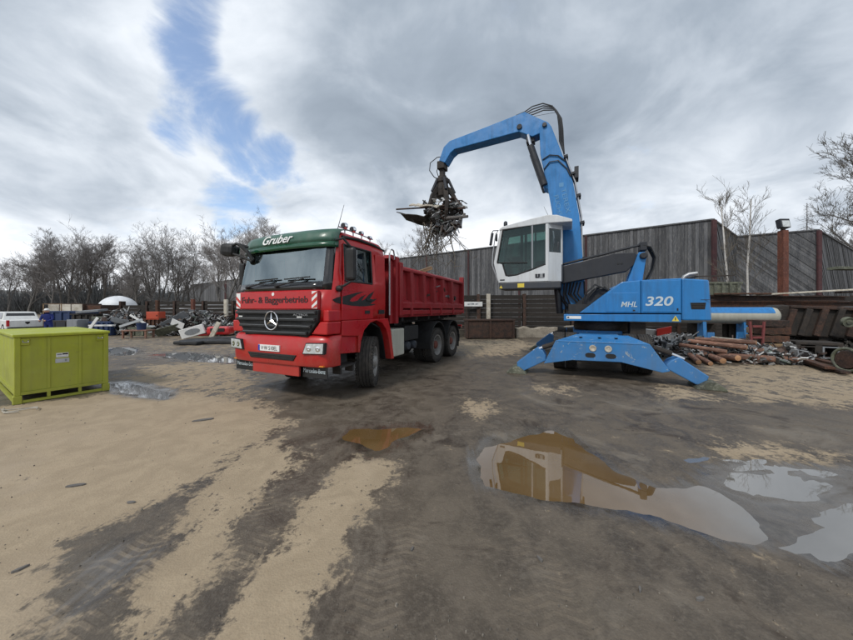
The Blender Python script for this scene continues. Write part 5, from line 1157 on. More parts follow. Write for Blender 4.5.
for i, (px, d, py, lb, sd) in enumerate(((732, 19.6, 178, 'left of the two slim white birches before the board wall', 61), (749, 19.2, 186, 'right of the two slim white birches before the board wall', 77))):
    p = at(px, 300, d); hh = CH+(YH-py)/FPX*d; tree('birch%d' % i, (p.x, d, 0), i*2.2, hh/10.3, 'birch_tree', lb, 'slim birches by the wall', seed=sd, **bk)
wk = dict(tm='bark', fm='willow_twig', H=10, spread=1.25, stems=1, levels=5, twigs=.9)
tree('w', (at(872, 300, 36).x, 36, 0), 1.0, 2.45, 'bare_tree', 'large bare tree reaching in from the right edge behind the wall', seed=91, **wk)
tree('c', (at(835, 300, 44).x, 44, 0), .4, 1.5, 'bare_tree', 'smaller bare tree behind the wall near right edge', GA, **kinds['c'])
# small conifers over the wall
def conifer(px, d, py, label, dense=1.0, bare=False):
    p = at(px, 300, d); H = CH+(YH-py)/FPX*d; r = empty('conifer_tree', (p.x, d, 0), 0, label, 'tree', 'conifers behind the board wall'); MB().tube((0, 0, 0), (0, 0, H), .14, .02, 7).build('trunk', 'bark', r)
    rn = random.Random(px); mb = MB()
    n = int(170*dense)
    for i in range(n):
        t = (i+rn.random())/n; z = H*(.35+.65*t); R_ = (H-z)*.26+.12; a = rn.uniform(0, 6.28); q = Vector((math.cos(a)*R_, math.sin(a)*R_, -R_*.25+rn.uniform(-.1, .1)))
        b0 = Vector((0, 0, z)); w = Vector((-math.sin(a), math.cos(a), 0))*R_*.16
        if bare: mb.tube(b0, b0+q, .02, .008, 3)
        else:
            for s_ in range(5):
                f = (s_+1)/5; c = b0+q*f; l = R_*.30*(1.1-f*.5); mb.add([c, c+w*2*(1.2-f)+Vector((0, 0, -l*.5)), c+q*.12+Vector((0, 0, -l*.2)), c-w*2*(1.2-f)+Vector((0, 0, -l*.5))], [(0, 1, 2), (0, 2, 3)])
    mb.build('crown', 'needles' if not bare else 'twig', r)
conifer(741, 34, 229, 'small dark spruce tip above the wall beside the birches'); conifer(760, 35, 232, 'low dark spruce tip between birch and floodlight'); conifer(807, 38, 203, 'thin bare larch right of the floodlight', 1.3, True); conifer(773, 36, 232, 'spruce tip just left of the floodlight')
# distant wood as one mass of brush behind everything on the left
mb = MB(); rn = random.Random(77)
for i in range(9000):
    x = rn.uniform(-175, -30); y = 88+rn.uniform(0, 14)+(x+100)*-.05; h = (9.5+2.5*math.sin(x*.11)+1.5*math.sin(x*.37))*rn.uniform(.35, 1.0); z0 = rn.uniform(0, h*.5)
    p = Vector((x, y, z0)); q = p+Vector((rn.gauss(0, 1.1), rn.gauss(0, .8), h-z0)); mb.tube(p, q, .11, .03, 3, cap=False)
stuff(tag(mb.build('far_woodland', 'far_wood'), 'distant bare woodland along the horizon at left', 'woodland'))
mb = MB(); n = 60
pts = [(-260+i*9.0, 150+20*math.sin(i*.3), 0) for i in range(n)]
vs = []; fs = []
for i, (x, y, z) in enumerate(pts): vs += [(x, y, -1), (x, y+10, 8.5+3*math.sin(i*.45)+2*math.sin(i*1.1)), (x, y+60, 9+3*math.sin(i*.45))]
for i in range(n-1): fs += [(i*3, (i+1)*3, (i+1)*3+1, i*3+1), (i*3+1, (i+1)*3+1, (i+1)*3+2, i*3+2)]
mb.add(vs, fs); struct(mb.build('hill', 'far_wood', smooth=60))

# ================================================================== LEFT BACKGROUND YARD
# white pickup
pk = empty('pickup_truck', (at(27.5, 330, 20.5).x, 20.5, 0), 1.10, 'white pickup parked behind the lime container', 'car')   # local y forward (away), rear face at y=0
MB().prism([(.0, .42), (.0, .90), (1.45, .93), (3.9, .92), (4.75, .82), (4.95, .62), (4.95, .38), (.1, .34)], 'x', -.84, .84).build('body', 'white_paint', pk, bevel=.05)
cp = MB(); cp.add([(-.78, 1.35, .93), (.78, 1.35, .93), (.80, 3.75, .93), (-.80, 3.75, .93), (-.66, 1.6, 1.44), (.66, 1.6, 1.44), (.66, 2.9, 1.46), (-.66, 2.9, 1.46)], [(4, 5, 6, 7), (0, 1, 5, 4), (1, 2, 6, 5), (2, 3, 7, 6), (3, 0, 4, 7)]); cpo = cp.build('cab', 'white_paint', pk, bevel=.04)
MB().add([(-.66, 1.385, .99), (.66, 1.385, .99), (.58, 1.555, 1.36), (-.58, 1.555, 1.36)], [(0, 1, 2, 3)]).build('rear_window', 'black_gloss', cpo)
for sx in (1, -1):
    MB().add([(sx*.797, 1.55, .98), (sx*.808, 3.4, .98), (sx*.69, 2.85, 1.39), (sx*.68, 1.7, 1.38)], [(0, 1, 2, 3) if sx > 0 else (3, 2, 1, 0)]).build('side_window', 'black_gloss', cpo)
    MB().bx(sx*.72, sx*.845, -.02, .10, .52, .92).build('tail_light', 'tail_red', pk, bevel=.02)
    for y in (.85, 3.95): make_wheel(.33, .22, 'rim_steel', 'steel', pk, (sx*.74, y, .33), 0, sx, .6)
tg = MB().bx(-.68, .68, -.03, .0, .46, .90).build('tailgate', 'white_paint', pk, bevel=.015); MB().prism([(-.10, .80), (.10, .80), (.10, .72), (0, .63), (-.10, .72)], 'y', -.036, -.031).build('emblem', 'black_gloss', tg)
MB().bx(-.8, .8, -.08, .02, .34, .45).build('rear_bumper', 'black_plastic', pk, bevel=.02)
# man in blue
pr = empty('person', (at(48.6, 330, 17.0).x, 17.0, 0), .35, 'person in blue work clothes with a pale cap, seen from behind', 'person')
def skin(name, mt, V, E_, par, sub=2):
    me = bpy.data.meshes.new(name); me.from_pydata([v[:3] for v in V], E_, []); o = bpy.data.objects.new(name, me); COL.objects.link(o); o.parent = par; me.materials.append(M[mt])
    s = o.modifiers.new('skin', 'SKIN'); sv = me.skin_vertices[0].data
    for i, v in enumerate(V): sv[i].radius = (v[3], v[4] if len(v) > 4 else v[3])
    sv[0].use_root = True; o.modifiers.new('sub', 'SUBSURF').levels = sub; o.modifiers['sub'].render_levels = sub; me.polygons.foreach_set('use_smooth', [True]*len(me.polygons)); return o
V = [(0, 0, .86, .16, .12), (0, -.03, 1.06, .15, .11), (0, -.07, 1.26, .18, .12), (0, -.09, 1.36, .09, .08), (0, -.10, 1.44, .055), (0, -.12, 1.53, .085, .10), (0, -.12, 1.60, .07, .08),
     (.19, -.08, 1.31, .07), (.25, -.14, 1.08, .052), (.16, -.34, .98, .042), (.10, -.42, 1.0, .03), (-.19, -.08, 1.31, .07), (-.25, -.12, 1.07, .052), (-.17, -.32, .97, .042), (-.11, -.41, .99, .03),
     (.10, 0, .80, .095), (.11, -.01, .46, .066), (.11, .02, .10, .05), (.12, -.13, .045, .04), (-.10, 0, .80, .095), (-.11, .03, .46, .066), (-.11, .06, .10, .05), (-.12, -.09, .045, .04)]
Ed = [(0, 1), (1, 2), (2, 3), (3, 4), (4, 5), (5, 6), (2, 7), (7, 8), (8, 9), (9, 10), (2, 11), (11, 12), (12, 13), (13, 14), (0, 15), (15, 16), (16, 17), (17, 18), (0, 19), (19, 20), (20, 21), (21, 22)]
skin('body', 'fabric_blue', V, Ed, pr)
MB().lathe([(1.44, .04), (1.47, .085), (1.53, .098), (1.585, .094)], 'z', (0, -.12, 0), 14).build('face', 'skin', pr, smooth=60)
cap = MB().lathe([(1.565, .104), (1.60, .104), (1.65, .085), (1.675, .04), (1.68, 0)], 'z', (0, -.12, 0), 16); cap.box((0, -.25, 1.575), (.14, .12, .015)); cap.build('cap', 'white_paint', pr, smooth=50)
for sx in (1, -1): MB().lathe([(-.03, .0), (-.01, .035), (.03, .04), (.05, .03)], 'z', (sx*.105, -.43, 1.0), 8).build('hand', 'skin', pr)

def sheet(px, py, Y, w, h, d, rot, mt, name, label, cat, bevel=.01, parts=None, group=None):
    """a box-like thing whose centre stands Y metres ahead"""
    p = at(px, py, Y); e = empty(name, p, 0, label, cat, group); e.rotation_euler = rot
    MB().bx(-w/2, w/2, -d/2, d/2, -h/2, h/2).build('panel', mt, e, bevel=bevel)
    if parts: parts(e, w, h, d)
    return e
def cabinet(px, Y, w, h, d, rz, mt, name, label, cat, parts=None, z=0, bevel=.015):
    p = at(px, 330, Y); e = empty(name, (p.x, Y, z), rz, label, cat); MB().bx(-w/2, w/2, -d/2, d/2, 0, h).build('body', mt, e, bevel=bevel)
    if parts: parts(e, w, h, d)
    return e
def doors(m2, n=2):
    def f(e, w, h, d):
        for i in range(n): o = MB().bx(-w/2+w*i/n+.03, -w/2+w*(i+1)/n-.03, -d/2-.02, -d/2-.002, .06, h-.06).build('door', m2, e, bevel=.006); MB().bx(-w/2+w*(i+1)/n-.12, -w/2+w*(i+1)/n-.08, -d/2-.05, -d/2-.02, h*.45, h*.6).build('handle', 'dark_iron', o)
    return f
def skip_parts(m2):
    def f(e, w, h, d):
        MB().bx(-w/2-.05, w/2+.05, -d/2-.05, d/2+.05, h, h+.09).build('rim', m2, e)
        for i in range(4): x = -w/2+w*(i+.5)/4; MB().bx(x-.05, x+.05, -d/2-.07, -d/2, .05, h).build('rib', m2, e)
    return f
cabinet(76, 23.5, 2.3, 2.05, 1.5, .1, 'rust_brown', 'shed', 'left of two low brown sheds behind the blue skip', 'shed', doors('pale_timber', 3)); cabinet(97, 23.8, 1.9, 1.95, 1.5, .1, 'rust_brown', 'shed', 'right of two low brown sheds behind the scrap', 'shed', doors('rust', 2))
cabinet(75, 21.5, 2.0, 1.42, 1.2, .08, 'skip_blue', 'skip', 'dark blue skip in front of the brown sheds', 'skip', skip_parts('skip_blue'))
cabinet(78, 19.0, .75, 1.0, .6, -.1, 'mid_metal', 'metal_cabinet', 'grey metal cabinet just above the lime container', 'cabinet', doors('mid_metal', 1)); cabinet(62, 19.3, 1.2, .92, .7, .05, 'dark_iron', 'scrapped_machine', 'dark boxy machine beside the man in blue', 'machine', doors('dark_frame', 2))
cabinet(57, 21.5, 1.1, 1.5, .6, .2, 'scrap_mix', 'metal_rack', 'open metal rack with odds and ends behind the man in blue', 'rack', lambda e, w, h, d: [MB().bx(x-.03, x+.03, -d/2-.04, -d/2-.01, 0, 2.0).build('upright', 'timber', e) for x in (-.5, .5)]+[MB().bx(-.55, .55, -d/2-.04, -d/2-.01, 1.96, 2.0).build('cross_bar', 'timber', e)])
sheet(92, 311, 20.5, 1.35, .14, .7, (.1, -.08, .1), 'mid_metal', 'bent_metal_tray', 'grey metal tray lying on the scrap below the sheds', 'tray')
cabinet(90, 20.7, 1.5, 1.25, .8, .1, 'dark_iron', 'scrap_crate', 'dark open crate carrying the grey metal tray', 'crate', skip_parts('dark_iron'))
cabinet(104, 20.5, 1.0, 1.15, .6, .1, 'sheet_olive', 'olive_box', 'olive green box right of the grey metal tray', 'box', doors('sheet_olive', 2))
cabinet(105, 19.4, 1.2, .78, .6, .05, 'skip_blue', 'blue_box', 'low blue box under the white board', 'box', skip_parts('skip_blue'))
sheet(92.5, 325, 18.2, .16, 1.05, .06, (0, .62, 0), 'white_paint', 'board', 'slanting white board leaning above the lime container lid', 'board'); sheet(102, 325.5, 18.6, 1.3, .09, .25, (0, 0, .1), 'white_paint', 'board', 'white board lying flat on the low blue box', 'board')
# white tarpaulin dome
mb = MB(); n1, n2 = 8, 20; vs = []; fs = []
for i in range(n1+1):
    for j in range(n2):
        a = 2*math.pi*j/n2; t = i/n1*math.pi/2; r = math.cos(t); vs.append((1.45*r*math.cos(a)*(1+.04*math.sin(3*a)), 1.5*r*math.sin(a), 1.75+1.15*math.sin(t)*(1+.05*math.sin(2*a+1))))
for j in range(n2): vs.append((1.45*math.cos(2*math.pi*j/n2), 1.6*math.sin(2*math.pi*j/n2), 0))
for i in range(n1):
    for j in range(n2): fs.append((i*n2+j, i*n2+(j+1) % n2, (i+1)*n2+(j+1) % n2, (i+1)*n2+j))
base = (n1+1)*n2
for j in range(n2): fs.append((base+j, base+(j+1) % n2, (j+1) % n2, j))
mb.add(vs, fs); tag(mb.build('tarpaulin_heap', 'tarp_white', loc=(at(118, 300, 31).x, 31, 0), rot=(0, 0, .1), smooth=60), 'white tarpaulin dome behind the dark wall at left', 'tarpaulin')
for i, (x0, x1, Y, z, lb) in enumerate(((158, 190, 30, 2.05, 'left white tarpaulin roll behind the wall under the trees'), (192, 240, 29, 2.2, 'long white tarpaulin roll behind the wall beside the truck'))):
    p, q = at(x0, 300, Y), at(x1, 300, Y); tag(MB().path([(p.x+(q.x-p.x)*j/8, Y, z/2+.05*math.sin(j*2)) for j in range(9)], [z/2*(1+.08*math.sin(j*1.7)) for j in range(9)], 12).build('tarpaulin_roll', 'tarp_white', smooth=60), lb, 'tarpaulin')
# posts on the left sleeper wall
for px, Y, z, mt, lb in ((193, 22.2, 2.35, 'brown_rust_post', 'short orange-brown post in front of the dark wall'), (226, 21.5, 2.3, 'pale_timber', 'thin pale post before the wall beside the truck'), (157.5, 23.4, 2.3, 'rust', 'rusty post before the wall behind the orange box')):
    p = at(px, 330, Y); tag(MB().bx(-.1, .1, -.1, .1, 0, z).build('fence_post', mt, loc=(p.x, Y, 0), bevel=.01), lb, 'post')
# scrap heaps: uncountable small bits under the single things
def heap(px0, px1, Y, h, n, seed, label, mt='scrap_mix', dy=1.6):
    rn = random.Random(seed); mb = MB(); a = at(px0, 330, Y).x; b2 = at(px1, 330, Y).x; mb2 = []
    for i in range(n*3):
        u = rn.random(); x = a+(b2-a)*u; y = Y+rn.uniform(-dy/2, dy/2); top = h*(.35+.65*math.sin(math.pi*min(1, max(0, u)))**.7)*(1-abs(y-Y)/dy*.7); z = rn.uniform(.03, max(.06, top))
        if rn.random() < .25: d = Vector((rn.gauss(0, 1), rn.gauss(0, 1), rn.gauss(0, .6))).normalized()*rn.uniform(.2, .8); c = Vector((x, y, z)); mb.tube(c-d*.5, c+d*.5, .02, n=5)
        else: bent(mb, rn, (x, y, z))
    return stuff(tag(mb.build('scrap_heap', mt), label, 'scrap heap'))
heap(98, 150, 20.2, 1.7, 420, 1, 'dark tangled scrap heap left of the orange box'); heap(163, 236, 19.6, 1.55, 620, 2, 'heap of light metal scrap left of the truck'); heap(50, 100, 21.8, 1.2, 260, 3, 'low jumble of scrap around the blue skip'); heap(140, 175, 21.0, 1.2, 220, 4, 'dark scrap around the orange box')
cabinet(156, 20.3, .75, .52, .6, .1, 'orange_paint', 'orange_box', 'orange-red metal box on the scrap under the trees', 'box', doors('orange_paint', 1), z=.95); cabinet(156, 20.4, 1.0, .95, .7, .1, 'rust', 'steel_stand', 'rusty stand carrying the orange-red box', 'stand', skip_parts('rust'))
cabinet(154, 19.4, 2.2, .42, .9, .05, 'sheet_olive', 'flat_trough', 'low olive trough lying in front of the orange box', 'trough', skip_parts('sheet_olive'))
t = empty('wooden_table', (at(138.5, 338, 17.6).x, 17.6, 0), .1, 'low orange-brown wooden table standing in front of the scrap', 'table')
MB().bx(-.65, .65, -.35, .35, .40, .46).build('table_top', 'debarked_log', t, bevel=.01)
for x in (-.58, .58):
    for y in (-.28, .28): MB().bx(x-.04, x+.04, y-.04, y+.04, 0, .40).build('leg', 'debarked_log', t)
bk_ = MB().lathe([(0, .19), (.36, .235), (.38, .245), (.36, .22), (.04, .17), (.04, 0)], 'z', (0, 0, 0), 18).build('bucket', 'skip_blue', loc=(at(141.5, 328, 17.7).x, 17.7, .46), smooth=40); tag(bk_, 'light blue bucket standing on the low wooden table', 'bucket')
for i, (px, py, Y, w, h, rot, mt, nm, lb) in enumerate((
  (131, 323, 19.0, 1.3, .14, (0, -.35, .2), 'light_metal', 'metal_strip', 'bright bent metal strip on the dark heap, left piece'), (139, 320, 19.1, 1.2, .12, (0, .55, .1), 'white_paint', 'metal_strip', 'white strip crossing the dark scrap heap'), (120, 321, 19.3, .9, .3, (.3, .2, .3), 'mid_metal', 'metal_sheet', 'small grey sheet on the dark heap near the olive box'), (146, 326, 19.2, 1.1, .10, (0, .05, 0), 'light_metal', 'metal_strip', 'flat bright strip right of the blue bucket'),
  (177, 322, 19.0, 1.5, .8, (.5, -.55, .2), 'mid_metal', 'metal_sheet', 'grey ribbed sheet sloping on the left of the light scrap heap'), (177.5, 324, 18.6, .75, .40, (.2, .45, .1), 'white_paint', 'metal_sheet', 'small white panel near top of the light scrap heap'), (190, 318, 19.8, 1.6, .35, (.6, -.12, .15), 'light_metal', 'car_door_skin', 'long silver panel lying on top of the light heap'), (203, 317, 19.9, 1.2, .5, (.7, .18, -.1), 'light_metal', 'metal_sheet', 'silver panel at the top of the light heap'), (212, 320, 19.6, .8, .55, (.3, .15, .2), 'cream_box', 'metal_sheet', 'pale greenish panel right on the light heap'), (200, 312, 20.4, 1.5, .25, (.4, .05, 0), 'mid_metal', 'metal_sheet', 'dark grey strip behind the top of the light heap'), (227, 322, 20.0, 1.1, .8, (.5, -.3, .3), 'scrap_mix', 'metal_sheet', 'brownish torn sheet beside the truck bumper'), (168, 330, 18.6, 1.4, .5, (.7, -.3, .2), 'sheet_olive', 'metal_sheet', 'olive grey sheet at the left foot of the light heap'))):
    sheet(px, py, Y, w, h, .03, rot, mt, nm, lb, 'sheet' if 'sheet' in nm else 'panel', bevel=.004)
def hole(e, w, h, d):
    pts = [(.42*w*math.cos(a)*.75+.02, .30*h*math.sin(a)) for a in [2*math.pi*i/20 for i in range(20)]]; MB().prism(pts, 'y', -d/2-.02, -d/2-.003).build('bowl_opening', 'mid_metal', e)
sheet(192.5, 331.5, 17.0, 1.25, .52, .12, (.15, -.28, .12), 'white_paint', 'sink_panel', 'white tilted panel with oval opening on the scrap', 'sink', .02, hole); sheet(214.5, 331, 16.6, .22, 1.05, .10, (.1, .50, .1), 'pale_timber', 'board', 'pale board leaning on the red part by the truck', 'board')
cabinet(221, 17.3, 1.2, .46, .7, .1, 'tail_red', 'red_car_part', 'bright red car body part lying beside the truck', 'car part', lambda e, w, h, d: MB().bx(-w*.3, w*.3, -d/2-.03, -d/2-.003, h*.4, h*.8).build('opening', 'black_plastic', e), z=.22, bevel=.12); cabinet(205, 17.4, .6, .30, .5, .3, 'tail_red', 'red_car_part', 'smaller red part behind the tilted white panel', 'car part', lambda e, w, h, d: MB().bx(-w*.3, w*.3, -d/2-.03, -d/2-.003, h*.4, h*.8).build('opening', 'black_plastic', e), z=.15, bevel=.08)
for px, py, Y, w, lb in ((212, 342, 16.0, 2.6, 'long black flat plate on the ground left of the truck'), (226, 339, 16.6, 1.8, 'second black plate lying nearer the truck bumper'), (190, 343, 15.9, 1.1, 'short dark plate below the tilted white panel')):
    p = gp(px, py+1.5); mb = MB().prism([(-w/2, -.3), (w/2, -.45), (w/2+.1, .3), (-w/2+.2, .4)], 'z', .05, .20); tag(mb.build('metal_plate', 'black_plastic', loc=(p.x, p.y, -.02), rot=(.03, .02, .1), bevel=.04), lb, 'plate')

# ================================================================== RIGHT SIDE SCRAP
def beam(p, q, w, h, mt, label, name='steel_beam', ibeam=True, cat='beam', group=None):
    p = Vector(p); q = Vector(q); L = (q-p).length; mb = MB()
    if ibeam: mb.bx(0, L, -w/2, w/2, 0, h*.16); mb.bx(0, L, -w*.09, w*.09, h*.16, h*.84); mb.bx(0, L, -w/2, w/2, h*.84, h)
    else: mb.bx(0, L, -w/2, w/2, 0, h)
    e = (q-p); o = mb.build(name, mt, loc=p, rot=(0, -math.atan2(e.z, math.hypot(e.x, e.y)), math.atan2(e.y, e.x)), bevel=0 if ibeam else .01); return tag(o, label, cat, group)
rn = random.Random(15); G = 'rusty beams stacked before the right wall'
for r in range(5):
    for c_ in range(3):
        y = 14.6+c_*.42; z = .95+r*.27
        beam((12.6+rn.uniform(-.5, .6), y+rn.uniform(-.05, .05), z), (20.5+rn.uniform(-1, 1), y+.5+rn.uniform(-.1, .1), z), .30, .25, rn.choice(('rust', 'rust_brown', 'rust_brown')), '%s long rusty beam, %s of the stack right of the hood' % (('front', 'middle', 'rear')[c_], ('bottom layer', 'second layer', 'third layer', 'fourth layer', 'top layer')[r]), group=G)
for x in (13.5, 16, 18.5): tag(MB().bx(x-.15, x+.15, 14.3, 15.9, 0, .95).build('bearer_block', 'sleeper', bevel=.02), 'timber bearer under the beam stack, %s' % {13.5: 'left one', 16: 'middle one', 18.5: 'right one'}[x], 'timber', 'bearers')
for i, (p, q, mt, lb) in enumerate((((15.8, 14.9, 2.28), (19.5, 13.6, 2.50), 'pale_timber', 'weathered pale plank lying on top of the beam stack'), ((18.6, 14.0, 2.35), (21.0, 13.6, 2.42), 'rust_brown', 'short brown board on top of the stack near right edge'), ((13.5, 14.4, 2.31), (16.2, 14.7, 2.33), 'rust', 'brown plank lying on the left end of the stack'))): beam(p, q, .3, .07, mt, lb, 'plank', False, 'plank')
cabinet(718, 15.5, 1.5, .55, .8, .0, 'sheet_olive', 'green_box', 'dark green box standing behind the exhaust pipe', 'box', skip_parts('sheet_olive'), z=2.32)
cabinet(718, 15.5, 1.5, 2.2, .7, .0, 'sleeper', 'timber_stack', 'dark timber stack under the green box', 'timber', skip_parts('sleeper'))
# mossy plank at the right edge
beam((20.3, 15.5, 3.6), (23.0, 15.2, 3.55), .5, .14, 'sheet_olive', 'mossy green plank jutting out at right edge above the beams', 'plank', False, 'plank'); tag(MB().bx(21.6, 21.8, 15.2, 15.4, 0, 3.56).build('support_post', 'rust_brown'), 'dark post carrying the mossy plank', 'post')
# blue tank
p = at(712, 314, 11.6); q = at(779, 318, 10.9); tk = empty('steel_tank', (p.x, p.y, 0), math.atan2(q.y-p.y, q.x-p.x), 'long blue and silver cylindrical tank behind the excavator tail', 'tank'); TL = (Vector(q)-Vector(p)).length+1.2
MB().lathe([(-1.2, 0), (-1.18, .16), (-1.1, .27), (-1.0, .30), (TL-1.42, .30), (TL-1.30, .27), (TL-1.22, .16), (TL-1.2, 0)], 'x', (0, 0, 1.40), 28).build('shell', 'cream_box', tk, smooth=40)
mb = MB()                                                         # painted upper half as a thin jacket
na = 14
for xx in (-.98, TL-1.43):
    for j in range(na+1): a = R(18)+(R(162)-R(18))*j/na; mb.v.append((xx, math.cos(a)*.305, 1.40+math.sin(a)*.305))
for j in range(na): mb.f.append((j, na+1+j, na+2+j, j+1))
mb.build('upper_jacket', 'blue_paint', tk, smooth=60)
for x in (-.3, TL-2.2): MB().prism([(-.32, 0), (.32, 0), (.24, 1.16), (-.24, 1.16)], 'x', x-.05, x+.05).build('saddle', 'blue_worn', tk)
# blue bracket frame left of the logs
t = empty('stabiliser_frame', (at(722, 340, 10.6).x, 10.6, 0), .1, 'scrapped blue steel frame lying under the tank', 'frame')
MB().bx(-1.2, 1.0, -.06, .06, .50, .62).build('cross_bar', 'steel', t); MB().bx(-1.3, 1.1, -.08, .08, .22, .36).build('lower_bar', 'blue_worn', t)
for x in (-.55, .55): MB().prism([(x-.16, .05), (x+.16, .05), (x+.14, .85), (x-.10, .85)], 'y', -.12, -.08).build('plate', 'blue_worn', t, bevel=.01)
MB().bx(-1.3, -1.0, -.15, .15, 0, .22).build('foot', 'dark_iron', t); MB().bx(.8, 1.1, -.15, .15, 0, .22).build('foot', 'dark_iron', t)
# red thing and dark crates by the tank end
t = empty('red_jack_frame', (at(757, 335, 9.9).x, 9.9, 0), -.15, 'small red steel frame standing behind the logs', 'frame')
for x in (-.16, .16): MB().box((x, 0, .62), (.05, .05, 1.24), (0, .06*(1 if x > 0 else -1), 0)).build('upright', 'dull_red', t)
MB().bx(-.13, .13, -.03, .03, 1.05, 1.12).build('cross_bar', 'dull_red', t); MB().bx(-.13, .13, -.03, .03, .7, .76).build('cross_bar', 'dull_red', t)
G = 'stacked timbers beside the tank end'
for r in range(5):
    for c_ in range(2):
        beam((10.75+c_*.12+rn.uniform(-.08, .08), 10.1+c_*.35, .08+r*.25), (11.65+rn.uniform(-.15, .15), 9.95+c_*.35, .08+r*.25), .3, .2, rn.choice(('rust', 'sleeper', 'rust_brown', 'timber')), '%s timber of the short stack at tank end, %s row' % (('lowest', 'second', 'third', 'fourth', 'topmost')[r], ('front', 'rear')[c_]), 'short_timber', False, 'timber', G)
# logs
G = 'debarked logs heaped beside the excavator'
logs = [(694, 357, 17, .085, -.55, .05, 'foremost orange log at the left end of the heap'), (703, 358, 14, .075, -.25, .04, 'second log from the left end pointing forward'), (711, 356, 20, .10, -.75, .10, 'thick pale orange log on the left half of the heap'), (722, 357, 20, .10, -.9, .12, 'dark-ended log in the middle front of the heap'), (716, 346, 30, .085, -.42, .46, 'long log lying on top toward the left'), (724, 343, 30, .08, -.36, .58, 'topmost reddish log of the heap'), (735, 350, 22, .10, -.2, .30, 'log at the centre of the heap under the topmost one'), (744, 356, 24, .10, -.5, .12, 'brown log at the right centre of the heap'), (757, 357, 22, .085, -.6, .10, 'log at the right half beside the dark rubble'), (768, 358, 20, .085, -.75, .08, 'rightmost orange log by the long planks'), (702, 347, 18, .075, -.8, .34, 'short log high at the left end of the heap'), (733, 360, 16, .11, -.3, .10, 'short dark log lying front centre')]
for i, (px, py, lpx, r, ang, z, lb) in enumerate(logs):
    Y = 9.55+.25*(z > .25)-.1*(i % 2); p = at(px, py, Y); L = .75+.022*lpx; r *= .85; e = empty('log', (p.x, Y, z+r), 0, lb, 'log', G)
    e.rotation_euler = (0, rn.uniform(-.06, .10), (-2.1+.12*i if i < 4 or i == 10 else -1.25+.05*i))
    prof = [(-L/2, r*.92), (-L/2+.05, r), (-L*.2, r*1.03), (0, r*.97), (L*.25, r*1.02), (L/2-.04, r), (L/2, r*.93)]
    MB().lathe(prof, 'x', n=14).build('stem', 'debarked_log', e, smooth=50)
    for s_ in (-1, 1): MB().lathe([(s_*(L/2+.001), r*.93), (s_*(L/2+.006), 0)], 'x', n=14).build('cut_end', 'log_end', e)
heap(690, 800, 10.2, .55, 420, 8, 'bark and rubble lying under the orange logs', dy=1.3); heap(735, 790, 9.6, .40, 260, 9, 'dark rubble between the logs and the long planks', dy=.9)
heap(640, 705, 11.2, .75, 260, 10, 'mixed rubble visible under the excavator tail', dy=1.5)
for (px, py, Y, w, h, rot, mt, nm, lb) in ((650, 332, 10.6, 1.1, .22, (.6, .1, 0), 'white_paint', 'plastic_sheet', 'white crumpled panel under the excavator deck'), (627, 328, 10.4, .5, .2, (.5, .2, .2), 'tail_red', 'plastic_part', 'bright red scrap under the excavator deck'), (664, 331, 10.5, .5, .25, (.3, -.2, 0), 'hazard_red', 'plastic_part', 'dull red scrap right of the white panel'), (762, 352, 9.4, .25, .35, (.3, .3, 0), 'light_metal', 'plastic_sheet', 'small pale sheet stuck between the logs'), (730, 340, 10.0, 1.1, .16, (.9, .1, -.2), 'pale_timber', 'plank', 'pale board lying over the log heap'), (778, 354, 9.2, .9, .10, (.9, .05, .2), 'light_metal', 'metal_strip', 'grey strip at the right end of the logs'), (803, 358.5, 8.6, .28, .10, (.9, .05, .2), 'white_paint', 'paper_scrap', 'small white scrap on the long planks')):
    sheet(px, py, Y, w, h, .03, rot, mt, nm, lb, 'panel', .004)
# planks on the ground running to the right
for i, (pa, pb, lb) in enumerate((((790, 359), (846, 373), 'front long brown plank lying on the ground at right'), ((797, 356), (852, 369), 'middle long brown plank on the ground at right'), ((806, 354), (862, 368), 'rear long brown plank on the ground at right'), ((783, 355), (830, 371), 'thin dark plank lowest of the four at right'))):
    a, b2 = gp(pa[0], pa[1]+2), gp(pb[0], pb[1]+2); beam(a+Vector((0, 0, .04+.03*i)), b2+Vector((0, 0, .03+.02*i)), .18, .07, 'rust' if i % 2 else 'rust_brown', lb, 'plank', False, 'plank', 'long planks at right')
# old machine castings
t = empty('machine_casting', (12.1, 9.55, 0), -.5, 'dark cast machine block with two square openings', 'machine')
mb = MB(); W_, H_, D_ = 1.0, .62, .7
mb.bx(-.5, .5, 0, D_, 0, .10); mb.bx(-.5, .5, 0, D_, .52, .62); mb.bx(-.5, -.38, 0, D_, .10, .52); mb.bx(-.08, .08, 0, D_, .10, .52); mb.bx(.38, .5, 0, D_, .10, .52); mb.bx(-.38, .38, .5, D_, .10, .52)
mb.build('body', 'dark_iron', t, bevel=.02)
for x in (-.23, .23):
    fr = MB(); fr.bx(x-.17, x-.13, -.03, 0, .13, .49); fr.bx(x+.13, x+.17, -.03, 0, .13, .49); fr.bx(x-.13, x+.13, -.03, 0, .13, .165); fr.bx(x-.13, x+.13, -.03, 0, .455, .49); fr.build('opening_frame', 'mid_metal' if x > 0 else 'dark_iron', t)
t = empty('winch_drum', (10.80, 7.95, 0), -.05, 'rusty drum with pale rim lying at the right edge', 'drum')
MB().lathe([(-.05, .0), (-.05, .22), (.05, .24), (.9, .24), (.92, .3), (.98, .3), (.98, 0)], 'x', (0, 0, .34), 28).build('barrel', 'rust_brown', t, smooth=35); MB().path([(-.03, .285*math.cos(a), .34+.285*math.sin(a)) for a in [2*math.pi*i/32 for i in range(33)]], .035, 8).build('rim', 'sheet_olive', t, smooth=60); MB().bx(.0, .15, -.3, .3, -.0, .10).bx(.75, .9, -.3, .3, 0, .10).build('cradle', 'sleeper', t)
t = empty('scrapped_gearbox', (13.5, 10.7, 0), -.45, 'big dark rusty machine leaning above the casting at right', 'machine')
